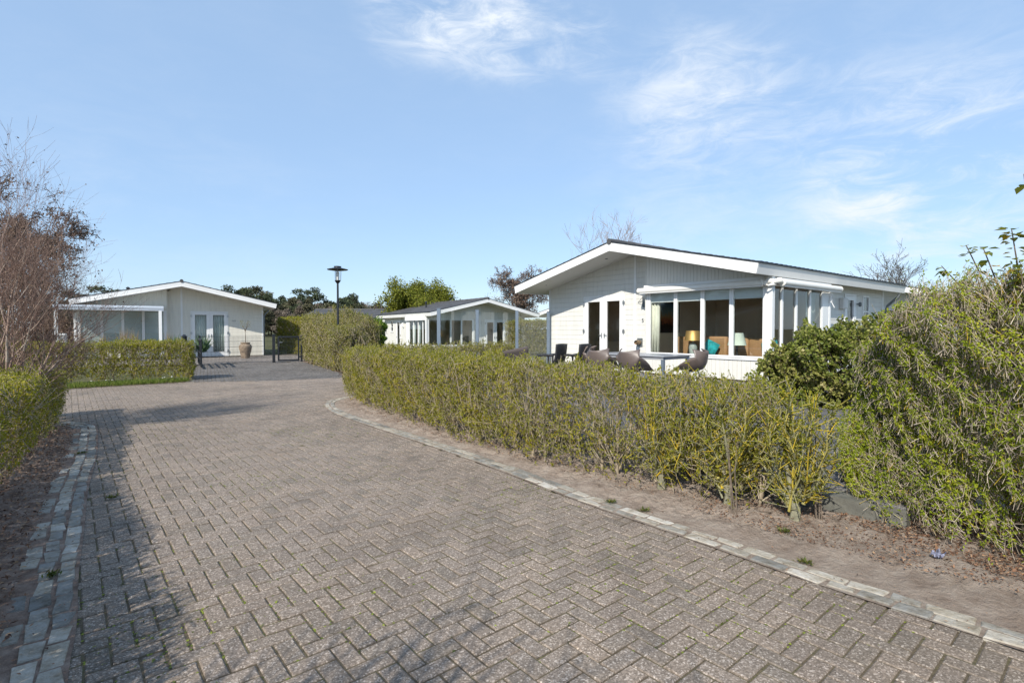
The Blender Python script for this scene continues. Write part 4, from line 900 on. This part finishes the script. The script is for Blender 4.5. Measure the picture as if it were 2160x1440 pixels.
    # tops of the twigs stay barer in patches
    kp = g_.random(len(idx)) < np.clip(.85 + patch[idx] * 2.2, .25, 1); idx = idx[kp]; m2 = len(idx)
    f_ = (np.where(g_.random(m2) < .75, g_.uniform(.8, 1.08, m2), g_.uniform(.3, .8, m2)) if clump else g_.uniform(.25, 1.05, m2))[:, None]; LP = A[idx] + D[idx] * L[idx][:, None] * f_; LD_ = norm(D[idx] * .7 + g_.normal(0, .6, (m2, 3)))
    LN = norm(g_.normal(0, .6, (m2, 3)) + out[idx] * .5 + up * .6); ln = leaf * g_.uniform(.55, 1.25, m2)
    leafobj('foliage', LP - off, LD_, LN, ln, ln * asp * g_.uniform(.8, 1.2, m2), lmat, root, np.clip(g_.normal(.48, .2, m2) + patch[idx], 0, 1))
    return root
HF = [(-3.92, 12.25), (-2.94, 10.25), (-1.69, 8.55), (-.77, 7.12), (-.17, 6.34), (.5, 5.62), (.75, 5.38), (1.30, 4.87), (1.72, 4.50), (1.98, 4.28)]
hedge('hedge', 'long clipped privet hedge along the right kerb, thin and lichen yellow at its near end', HF, 1, .72, [(0, 1.06), (.3, 1.14), (.7, 1.16), (1, 1.08)], 1150, 9, .028, M['leaf_privet'], M['tw_beige'], .11, .10, .34, 3, .0025,
      dens=[(0, 1), (.6, 1), (.8, .85), (.92, .6), (1, .5)], leafdens=[(0, 1), (.6, 1), (.8, .75), (1, .6)], yellow=.09, stemr=.016)
hedge('hedge', 'low privet hedge behind the end of the long hedge, in front of the middle bungalow', [(-3.85, 12.9), (-2.9, 13.6), (-1.5, 14.4), (.1, 15.6)], 1, .8, [(0, 1.08), (1, 1.1)], 330, 9, .045, M['leaf_olive'], M['tw_beige'], .16, .1, .6, 4, .004)
HR = [(3.22, 4.95), (2.98, 4.5), (2.96, 3.95), (3.12, 3.35), (3.42, 2.65), (3.9, 1.8), (4.6, .8)]
hedge('hedge', 'tall shaggy privet hedge at the right edge, full of bare beige twigs', HR, 1, 1.25, [(0, 1.34), (.10, 1.46), (.2, 1.70), (.32, 1.94), (.45, 2.12), (1, 2.32)], 3900, 7, .023, M['leaf_lime'], M['tw_pale'], .075, .10, .32, 6, .0019, leafdens=[(0, .85), (.25, .75), (.5, .55), (1, .45)], leafz=[(.9, 1), (1.35, .85), (1.65, .48), (2.1, .34)], yellow=.05, stemr=.020, bump=.085, top_spread=.42, shoulder=.3, twig_dir=(.4, .8), tb=.03, nstem=9, clump=True, stray=900, depth=.045, stemw=.24)
hedge('ivy_bush', 'dark green ivy bush in front of the bay window, behind the tall hedge', [(4.55, 9.75), (5.0, 9.2), (5.7, 8.7), (6.7, 8.2)], 1, 1.5, [(0, .95), (.12, 1.25), (.35, 1.47), (.7, 1.5), (1, 1.42)], 420, 12, .06, M['leaf_ivy'], M['tw_brown'], .14, .1, .5, 8, .004, cat='bush', bump=.16, asp=.8)
HN = [(-8.75, 8.6), (-8.05, 9.35), (-7.62, 8.95), (-6.63, 7.58), (-5.71, 6.25), (-4.97, 5.12), (-4.2, 4.1), (-3.3, 2.9)]
hedge('hedge', 'clipped privet hedge in the left foreground with a squared near corner', [(-7.98, 9.38), (-6.63, 7.58), (-5.71, 6.25), (-4.97, 5.12), (-4.72, 4.75)], -1, .75, [(0, .84), (.3, .90), (1, 1.0)], 640, 7, .034, M['leaf_privet'], M['tw_beige'], .12, .08, .4, 12, .003, yellow=.04)
hedge('hedge', 'clipped privet hedge with a grass strip in front of the cream bungalow', [(-18.5, 11.2), (-15.0, 12.75), (-12.3, 14.45), (-9.62, 15.85)], 1, 1.1, [(0, 1.1), (.5, 1.14), (1, 1.16)], 420, 9, .046, M['leaf_privet'], M['tw_beige'], .15, .08, .5, 14, .004, tb=-.05)
hedge('hedge', 'tall beige and green hedge along the right side of the dark driveway', [(-10.35, 26.2), (-9.6, 24.5), (-8.2, 22.0), (-6.9, 19.9), (-6.25, 18.75), (-5.8, 18.85)], 1, 1.1, [(0, 2.1), (.3, 2.1), (.55, 1.95), (.75, 1.6), (.9, 1.5), (1, 1.4)], 330, 9, .052, M['leaf_olive'], M['tw_beige'], .22, .1, .7, 16, .005, bump=.12, tb=.02)
hedge('hedge', 'green hedge beyond the garden gate beside the cream bungalow, half in shade', [(-14.9, 33.4), (-12.6, 31.2), (-11.2, 29.2)], 1, 1.5, [(0, 2.25), (1, 2.2)], 260, 9, .065, M['leaf_privet'], M['tw_beige'], .2, .05, .8, 18, .005)
hedge('hedge', 'taller loose hedge behind the street lamp', [(-9.7, 27.6), (-8.6, 25.6), (-7.2, 24.0)], 1, 1.3, [(0, 2.3), (.5, 2.3), (1, 1.85)], 260, 9, .06, M['leaf_olive'], M['tw_beige'], .3, .1, .8, 19, .005, bump=.2)
hedge('cherry_laurel', 'cherry laurel with big glossy bright green leaves beside the middle bungalow', [(-9.2, 27.6), (-8.0, 27.6), (-6.85, 27.8)], 1, 1.2, [(0, 2.15), (.6, 2.1), (1, 1.85)], 110, 7, .17, M['leaf_laurel'], M['tw_brown'], .2, .1, .7, 20, .008, cat='bush', bump=.18, asp=.42)

hedge('hedge', 'shaded green hedge seen through the last pane of the wind screen', [(.2, 31.5), (2.6, 33.0), (6, 36)], 1, 1.2, [(0, 2.0), (1, 2.2)], 200, 8, .08, M['leaf_olive'], M['tw_beige'], .2, .05, .8, 22, .006)
# small separate privet bushes at the thin end of the long hedge
def privet(label, x, y, h, seed, spread=.24):
    g_ = np.random.default_rng(seed); root = empty('privet_bush', (x, y, 0), 0, label, 'bush', 'lichen covered privet bushes')
    m = MB(); m.tube([(0, 0, -.03), (.005, 0, .05), (.01, 0, .12), (-.02, .01, .22), (-.04, .01, .34), (-.06, .02, .46)], [.05, .04, .034, .027, .02, .014], 10); m.tube([(.01, 0, .16), (.045, .01, .26), (.08, .02, .38), (.10, .03, .5)], [.022, .02, .016, .01], 8)
    tk = m.build('trunk', mk('lichen bark ' + str(seed), (.225, .215, .145), .9, .4, 22, .9, 60), root, smooth=True)
    SA, SB, r0, r1, ti = [], [], [], [], []; tips = []
    for k in range(26):
        b = np.array([-.04, .01, .28]) if k % 2 else np.array([.08, .02, .34]); b = b + np.array([0, 0, -.2 * g_.random()]); a = g_.uniform(0, 6.28); sp = spread * g_.uniform(.3, 1.2); e = b + np.array([sp * math.cos(a), sp * math.sin(a), g_.uniform(.3, 1) * (h - b[2])]); e[2] = min(e[2], h); pr = b; r_ = .019 if k < 6 else g_.uniform(.007, .012); ph = g_.uniform(.4, 1)
        for j in range(1, 5):
            t = j / 4; p = b * (1 - t) + e * t + np.array([*(sp * .35 * math.sin(t * 3.14) * np.array([math.cos(a), math.sin(a)])), 0]) + g_.normal(0, .012, 3); SA.append(pr); SB.append(p); r0.append(r_ * (1.1 - t * .7)); r1.append(r_ * (.92 - t * .7)); ti.append(ph * g_.uniform(.5, 1.2))
            for _ in range(9):
                q = pr + (p - pr) * g_.random(); d_ = norm(g_.normal(0, .55, 3) + np.array([math.cos(a) * .35, math.sin(a) * .35, .75])) * g_.uniform(.06, .2); SA.append(q); SB.append(q + d_); r0.append(.0036); r1.append(.002); ti.append(g_.uniform(.15, .97)); tips.append((q, d_))
            pr = p
    segobj('branches', SA, SB, np.array(r0), np.array(r1), M['tw_lichen'], root, np.clip(ti, 0, 1), 5)
    Q = np.array([t[0] for t in tips]); Dv = np.array([t[1] for t in tips]); idx = np.repeat(np.arange(len(Q)), 9); idx = idx[g_.random(len(idx)) < np.clip(Q[idx, 2] * 1.3, .3, .95)]; n = len(idx)
    P = Q[idx] + Dv[idx] * g_.uniform(.3, 1.05, n)[:, None]; ln = g_.uniform(.014, .034, n)
    leafobj('foliage', P, Dv[idx] * 5 + g_.normal(0, .5, (n, 3)), g_.normal(0, .6, (n, 3)) + [0, 0, .7], ln, ln * .5, M['leaf_privet'], root, np.clip(g_.normal(.42, .18, n), 0, 1))
privet('lone privet bush with a thick lichen trunk at the gap before the terrace', 2.26, 4.19, 1.09, 5)
privet('lichen covered privet bush with forked stems next to the lone trunk', 1.86, 4.52, 1.1, 6, .3)
privet('lichen covered privet bush where the long hedge grows thin', 1.42, 5.00, 1.1, 7, .3)
for k, (x, y, h) in enumerate(((2.48, 4.30, .95), (2.42, 4.16, .8), (1.80, 4.28, .7))):
    m = MB(); 
    for j in range(3): a = random.uniform(0, 6.28); m.tube([(.02 * j, 0, 0), (.03 * math.cos(a), .03 * math.sin(a), h * .5), (.06 * math.cos(a), .06 * math.sin(a), h * random.uniform(.7, 1))], [.006, .004, .002], 5)
    o = m.build('sapling', M['tw_rusty'].copy() if False else M['bark']); o.location = (x, y, .02)
    tag(o, ['thin reddish sapling in the gap beside the lone privet trunk', 'short thin sapling right of the lone privet trunk', 'tuft of thin dead stems left of the lone privet trunk'][k], 'sapling', 'thin saplings in the hedge gap')

# ------------------------------------------------------------------ bare trees
def grow(seed, h, r, levels=5, nb=(5, 4, 4, 3, 3), spread=.75, up=.25, lr=.62, gn=.13, lean=(0, 0), first=.25, segs=5):
    g_ = np.random.default_rng(seed); out = []
    st = [(np.zeros(3), norm(np.array([lean[0], lean[1], 1.])), h * .62, r, 0)]
    while st:
        p, d, L, rr, lv = st.pop(); n = max(2, segs - lv); pts = [p]; ds = []
        for i in range(n):
            d = norm(d + g_.normal(0, gn, 3) + np.array([0, 0, up * .3])); p = p + d * L / n; pts.append(p); ds.append(d)
        for i in range(n): out.append((pts[i], pts[i + 1], rr * (1 - .6 * i / n), rr * (1 - .6 * (i + 1) / n), lv))
        if lv < levels - 1:
            k = nb[lv]
            for j in range(k):
                t = first + (1 - first) * (j + g_.random()) / k if lv == 0 else g_.uniform(.2, 1.); i = min(int(t * n), n - 1); q = pts[i] + (pts[i + 1] - pts[i]) * (t * n - i)
                a = g_.normal(0, 1, 3); a = norm(a - ds[i] * np.dot(a, ds[i])); nd = norm(ds[i] * (1 - spread * .5) + a * spread * g_.uniform(.7, 1.2) + np.array([0, 0, up]))
                st.append((q, nd, L * lr * g_.uniform(.75, 1.2) * (1.15 - .35 * t if lv == 0 else 1), max(rr * (1 - .6 * t) * .6, .0015), lv + 1))
    return out
def bare_tree(name, label, x, y, z, segs, tmat, tb=.5, cat='tree', leafn=0, leaf=.06, lmat=None, minr=0., k=3, group=None, split=1, spread=.12, ttb=None):
    root = empty(name, (x, y, z), 0, label, cat, group); g_ = np.random.default_rng(int(abs(x * 7 + y * 3)))
    A = np.array([s[0] for s in segs]); B = np.array([s[1] for s in segs]); r0 = np.maximum([s[2] for s in segs], minr); r1 = np.maximum([s[3] for s in segs], minr * .8); lv = np.array([s[4] for s in segs])
    t = lv < split; segobj('trunk', A[t], B[t], r0[t], r1[t], tmat, root, np.clip(g_.normal(tb - .1 if ttb is None else ttb, .1, t.sum()), 0, 1), 8)
    t = ~t; segobj('crown', A[t], B[t], r0[t], r1[t], tmat, root, np.clip(g_.normal(tb, .2, t.sum()), 0, 1), k)
    if leafn:
        tw = np.where(lv >= lv.max() - 1)[0]; idx = g_.choice(tw, leafn); P = A[idx] + (B[idx] - A[idx]) * g_.random((leafn, 1)) + g_.normal(0, spread, (leafn, 3)); ln = leaf * g_.uniform(.6, 1.3, leafn)
        leafobj('foliage', P, g_.normal(0, 1, (leafn, 3)), g_.normal(0, .7, (leafn, 3)) + [0, 0, .6], ln, ln * .55, lmat, root, np.clip(g_.normal(.5, .22, leafn), 0, 1))
    return root
# multi-stemmed shrub at the left edge
sg = []
for k, (lx, ly, hh) in enumerate(((.03, .05, 4.2), (.15, .12, 3.6), (.26, -.05, 3.2), (-.25, .2, 3.6), (.36, .2, 2.6), (-.5, -.2, 3.2), (.5, .1, 1.9), (.1, .5, 3.0), (-.1, -.3, 3.0))):
    sg += grow(40 + k, hh, .026 if k else .034, 5, (9, 6, 4, 3), .62, .24, .60, .09, (lx, ly), .34)
bare_tree('bare_shrub', 'tall leafless shrub with pale purple brown twigs behind the left foreground hedge', -7.3, 7.55, 0, sg, M['tw_red'], .5, 'shrub', 1800, .035, M['leaf_rust'], .0013, spread=.03, split=2, ttb=.85)
hedge('hedge', 'leafless continuation of the left foreground hedge, outside the view', [(-4.72, 4.55), (-4.2, 3.95), (-3.5, 3.05), (-2.5, 1.75), (-1.5, .4), (-.6, -.8)], -1, .55, [(0, 1.05), (.3, 1.16), (1, 1.2)], 820, 1, .03, M['leaf_privet'], M['tw_beige'], .20, .06, .22, 31, .005, stemr=.016, nstem=22, twig_dir=(.35, .8), top_spread=.35)
sg = []
for j in range(5): sg += grow(180 + j, 3.2, .016, 4, (7, 5, 4), .6, .2, .62, .09, (random.uniform(-.5, .5), random.uniform(-.5, .5)), .15)
bare_tree('bare_shrub', 'taller sparse leafless shrub below the bottom left corner of the view', -2.3, -1.2, 0, sg, M['tw_purple'], .5, 'shrub', 0, minr=.006)
sg = []
for j in range(4): sg += grow(190 + j, 3.8, .018, 4, (7, 5, 4), .65, .2, .62, .09, (random.uniform(-.5, .5), random.uniform(-.5, .5)), .15)
bare_tree('bare_shrub', 'sparse leafless shrub behind the viewpoint, outside the view', -1.2, -2.0, 0, sg, M['tw_purple'], .5, 'shrub', 0, minr=.0065)
bare_tree('dark_tree', 'big dark purple brown leafless tree behind the left shrub', -36.5, 40, 0, grow(71, 11.6, .22, 6, (9, 6, 5, 4, 3), .85, .08, .60, .14, (.05, 0), .18), M['tw_brown'], .45, 'tree', 16000, .16, M['leaf_rust'], .018, spread=.14)
bare_tree('brown_tree', 'brown bare tree with a broad crown left of the bungalow with awnings', .95, 62, 0, grow(75, 8.9, .2, 6, (9, 6, 5, 4, 3), .85, .1, .58, .15, (0, 0), .18), M['tw_brown'], .5, 'tree', 9000, .17, M['leaf_rust'], .018, spread=.15)
bare_tree('bare_tree', 'leafless tree whose fan of twigs rises behind the roof ridge', 8.75, 46, 0, grow(83, 10.9, .2, 5, (7, 5, 4, 4), .62, .25, .6, .1, (0, 0), .3), M['tw_purple'], .6, 'tree', minr=.008)
bare_tree('bare_tree', 'small leafless tree behind the roof end at the right', 29.4, 40, 0, grow(86, 7.6, .12, 5, (8, 6, 5, 3), .7, .2, .58, .1, (0, 0), .25), M['tw_brown'], .5, 'tree', 500, .12, M['leaf_ivy'], .011)
bare_tree('green_tree', 'fresh yellow green tree behind the roof of the middle bungalow', -6.0, 48.5, 0, grow(92, 7.5, .17, 5, (11, 7, 5, 4), .8, .06, .56, .15, (0, 0), .12), M['tw_brown'], .4, 'tree', 34000, .20, M['leaf_willow'], .01, spread=.26)
for k, (x, y, h, lm) in enumerate(((-31, 30, 3.0, 'rust'), (-27.5, 27, 2.6, 'olive'), (-26.6, 30.5, 2.2, 'rust'), (-34, 27, 3.3, 'rust'))):
    sg = []
    for j in range(5): sg += grow(200 + 7 * k + j, h * random.uniform(.8, 1.2), .04, 5, (7, 5, 4, 3), .7, .15, .6, .12, (random.uniform(-.5, .5), random.uniform(-.5, .5)), .1)
    bare_tree('garden_shrub', ['russet garden shrub behind the leafless shrub', 'olive green garden shrub left of the patio cover', 'russet garden shrub between the patio cover and the cream bungalow', 'broad russet garden shrub at the far left edge'][k], x, y, 0, sg, M['tw_rusty'], .5, 'shrub', 4500, .13, M['leaf_' + lm], .008, spread=.14)

# ------------------------------------------------------------------ far wood: individual trees copied from a few kinds
def crown_tree(seed, h, w_, base, lmat, n, sz, kind):
    g_ = np.random.default_rng(seed); nc = 26 if kind == 'pine' else 22
    C = g_.normal(0, 1, (nc, 3)); C = norm(C) * g_.random((nc, 1)) ** .4; C[:, 2] = C[:, 2] * .5 + .5; C *= [w_ / 2, w_ / 2, h * (1 - base)]; C[:, 2] += h * base
    idx = g_.integers(0, nc, n); rad = w_ * .17 * g_.uniform(.6, 1.3, nc); off = norm(g_.normal(0, 1, (n, 3))) * (g_.random((n, 1)) ** .35) * rad[idx][:, None] * [1, 1, .6]
    P = C[idx] + off; ln = sz * g_.uniform(.5, 1.4, n)
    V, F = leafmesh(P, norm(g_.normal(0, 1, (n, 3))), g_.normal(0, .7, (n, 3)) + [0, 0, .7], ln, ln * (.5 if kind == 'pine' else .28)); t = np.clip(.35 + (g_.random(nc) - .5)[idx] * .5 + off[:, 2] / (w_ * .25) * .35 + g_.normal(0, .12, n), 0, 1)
    # limbs
    A = np.array([[0, 0, 0.]] + [[0, 0, h * base * g_.uniform(.6, 1.2)] for _ in range(nc)]); B = np.r_[[[0, 0, h * .85]], C]
    SV, SF = segmesh(A, B, np.r_[.16, np.full(nc, .05)], np.r_[.06, np.full(nc, .02)], 4)
    return (np.r_[V, SV], np.r_[F, SF + len(V)], np.r_[t, np.full(len(SF), .3)], np.r_[np.zeros(len(F), int), np.ones(len(SF), int)])
kinds = []
for k in range(4): kinds.append(('pine_tree', crown_tree(300 + k, 9.5 + k * .6, 7.4, .18, None, 5200, .45, 'pine'), 'pine', 'dark green pine in the wood on the skyline', 'pine'))
for k in range(2): kinds.append(('pine_tree', crown_tree(320 + k, 8.8 + k, 7.2, .15, None, 5200, .45, 'pine'), 'pineo', 'dark green pine in the wood on the skyline', 'pine'))
for k in range(3): kinds.append(('bare_wood_tree', crown_tree(340 + k, 8 + k * .7, 6.6, .02, None, 6400, .5, 'bare'), 'wood', 'russet leafless tree in the wood on the skyline', 'tree'))
protos = []
for nm, (V, F, t, mi), lm, lab, cat in kinds:
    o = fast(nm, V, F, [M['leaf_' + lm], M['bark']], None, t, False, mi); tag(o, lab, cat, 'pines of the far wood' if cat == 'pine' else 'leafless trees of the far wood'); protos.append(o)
g_ = np.random.default_rng(5); used = set(); cnt = 0
slots = []
for row, (Y, st, hsc) in enumerate(((106, 2.5, .70), (120, 2.5, .88), (136, 2.6, 1.04), (152, 2.9, 1.18))):
    for x in np.arange(-118 * Y / 140, -18 * Y / 140, st): slots.append((x + g_.normal(0, .9), Y + g_.normal(0, 3), hsc * g_.uniform(.82, 1.16), row))
for x, y, s, row in slots:
    k = int(g_.choice(len(protos), p=np.array([.10, .10, .10, .10, .11, .11, .13, .13, .12]) if row else np.array([.02, .02, .02, .02, .06, .06, .27, .27, .26])))
    o = protos[k] if k not in used else protos[k].copy()
    if k in used: COL.objects.link(o)
    used.add(k); o.location = (x, y, -.1); o.rotation_euler = (0, 0, g_.uniform(0, 6.28)); px = (x / y) * 1114 + 1080
    hgt = s * (1.04 - .22 * max(0, (px - 560) / 330)); o.scale = (s, s, hgt * .98)

for k in range(26):
    o = protos[k % 9].copy(); COL.objects.link(o); o.location = (-62 - (k % 3) * 5, -26 + k * 2.3, -.1); s_ = .8 + .03 * (k * 7 % 9); o.scale = (s_, s_, s_); o.rotation_euler = (0, 0, k * 1.7)
bungalow('white bungalow to the left of the view, mirrored in the bay window panes', -33, -1.5, .0, R(84), False, 'siding', 0)

# ------------------------------------------------------------------ poplar shoots at the right, tufts, weeds, wrapper
def shoot(label, x, y, z0, h, lean, seed, nl, group='leafy poplar shoots above the tall hedge'):
    g_ = np.random.default_rng(seed); root = empty('poplar_shoot', (x, y, 0), 0, label, 'shoot', group); pts = []; p = np.array([0, 0, z0 * .0]); pts = [np.array([.55, .35, 0.]), np.array([.22 + lean[0] * .2, .14 + lean[1] * .2, z0 * .75])]
    for k in range(1, 6): t = k / 5; pts.append(np.array([.14 * (1 - t) + lean[0] * (.2 + .8 * t ** 1.4), lean[1] * (.2 + .8 * t), z0 + h * t]))
    m = MB(); m.tube(pts, [.012, .009, .008, .006, .005, .004, .003], 7); m.build('stem', M['bark'], root, smooth=True)
    ts = g_.uniform(.15, 1.0, nl); ts[:6] = g_.uniform(.88, 1, 6); P = []; 
    for t in ts:
        k = 1 + t * 5; i = min(int(k), 5); P.append(pts[i] + (pts[i + 1] - pts[i]) * (k - i) if i < 6 else pts[-1])
    P = np.array(P); n = nl; a = g_.uniform(0, 6.28, n); D = np.c_[np.cos(a), np.sin(a), g_.normal(.0, .35, n)]; stalk = .025 * norm(D); ln = g_.uniform(.035, .062, n)
    # heart-shaped leaves: two folded quads each
    D = norm(D); Sd = norm(np.cross(D, [0, 0, 1.])); up = np.cross(Sd, D); B0 = P + stalk; q_ = lambda f, w_, h_: B0 + D * (ln * f)[:, None] + Sd * (ln * w_)[:, None] + up * (ln * h_)[:, None]
    V = np.stack([q_(0, 0, 0), q_(.12, .34, .10), q_(.48, .42, .12), q_(1.05, 0, -.12), q_(.48, -.42, .12), q_(.12, -.34, .10)], 1).reshape(-1, 3)
    F = np.concatenate([[[6 * i, 6 * i + 1, 6 * i + 2, 6 * i + 3], [6 * i, 6 * i + 3, 6 * i + 4, 6 * i + 5]] for i in range(n)])
    fast('leaves', V, F, M['leaf_poplar'], root, np.repeat(np.clip(g_.normal(.55, .27, n), 0, 1), 2))
for k, a in enumerate((('poplar shoot leaning left with yellow leaves, leftmost above the hedge', 3.40, 3.8, 1.5, .50, (-.32, .0), 1, 8), ('poplar shoot topped by an orange yellow leaf', 3.27, 3.62, 1.5, .62, (-.17, 0), 2, 26),
                       ('thin poplar shoot with few leaves between two leafier ones', 3.24, 3.52, 1.5, .60, (-.07, .05), 3, 24), ('tallest leafy poplar shoot with a crown of leaves near the right edge', 3.22, 3.42, 1.45, .74, (.0, 0), 4, 56), ('dense leafy poplar shoot at the right edge of the hedge', 3.12, 3.30, 1.4, .52, (.05, 0), 6, 70), ('poplar shoot at the very right edge with a bare tip', 3.08, 3.2, 1.5, .98, (-.0, 0), 7, 10))): shoot(*a)
def tuft(name, label, x, y, z, n, h, sp, wd, mat, cat, group=None, seed=1):
    g_ = np.random.default_rng(seed); root = empty(name, (x, y, z), 0, label, cat, group)
    D = norm(np.c_[g_.normal(0, sp, (n, 2)), np.ones(n)]); ln = h * g_.uniform(.5, 1.1, n); leafobj('blades', np.c_[g_.normal(0, .04, (n, 2)), np.zeros(n)], D, g_.normal(0, 1, (n, 3)), ln, np.full(n, wd), mat, root, g_.random(n)); return root
for k, (u, v) in enumerate(((.55, -.9), (1.35, -.95), (2.1, -.9), (2.5, -.95), (3.9, -.6))):
    w3 = wld(OL, u, v); tuft('ornamental_grass', ['straw coloured grass tuft by the first blind pane from the left', 'straw coloured grass tuft under the second blind pane', 'taller straw coloured grass tuft before the third blind pane', 'straw coloured grass tuft next to the tallest one', 'thin straw coloured grass tuft right of the patio cover post'][k], w3[0], w3[1], 0, 160, [1.45, 1.4, 1.62, 1.5, 1.4][k], .10, .014, M['leaf_straw'], 'grass', 'straw coloured grass tufts', 60 + k)
for k, (px_, dx) in enumerate(((-13.95, 0), (-12.95, 0))):
    tuft('yucca', ['spiky yucca left of the black lantern behind the hedge', 'spiky yucca by the fence post behind the hedge'][k], px_, 21.7 + k * .4, .55, 70, .8, .55, .05, M['leaf_yucca'], 'plant', 'yuccas behind the hedge', 80 + k)
ln_ = empty('garden_lantern', (-13.35, 21.5, 0), 0, 'small black garden lantern standing between two yuccas', 'lantern')
m = MB(); m.lathe([(.03, 0), (.03, 1.0), (.1, 1.02), (.1, 1.22), (.12, 1.24), (.03, 1.32)], n=14); m.build('lantern_body', M['black'], ln_, smooth=True)
for k, (x, y) in enumerate(((.87, 4.63), (1.11, 4.42), (-2.86, 3.25), (-5.3, 6.45), (1.92, 3.42), (-3.62, 4.75), (2.05, 3.95))):
    n = 60; g_ = np.random.default_rng(90 + k); a = g_.uniform(0, 6.28, n); D = np.c_[np.cos(a), np.sin(a), g_.uniform(.1, 1.3, n)]
    o = leafobj('weed', np.c_[g_.normal(0, .02, (n, 2)), np.full(n, .01)], D, np.c_[g_.normal(0, .4, (n, 2)), np.ones(n)], g_.uniform(.02, .05, n), g_.uniform(.006, .013, n), M['leaf_privetd'], None, g_.random(n)); o.location = (x, y, .01)
    tag(o, ['small green weed on the right kerb, farther of the pair', 'small green weed on the right kerb, nearer of the pair', 'little weed between the left kerb stones near the bottom', 'little weed on the left kerb near the hedge corner', 'little weed at the right kerb below the lone privet', 'little weed on the left kerb halfway along', 'green weed on the sand in front of the lone privet', 'green weed on the sand below the tall hedge'][k], 'weed', 'weeds in the kerbs')
m = MB(); m.grid(8, 6, lambda i, j: ((i - .5) * .08, (j - .5) * .05, .012 + .025 * math.sin(i * 9) * math.cos(j * 7) + .01 * math.sin(i * 23 + j * 11))); o = m.build('wrapper', M['paper'], smooth=False); o.location = (2.82, 3.46, .05); o.rotation_euler = (R(12), R(-8), R(20)); tag(o, 'crumpled blue and white wrapper under the tall hedge', 'litter')
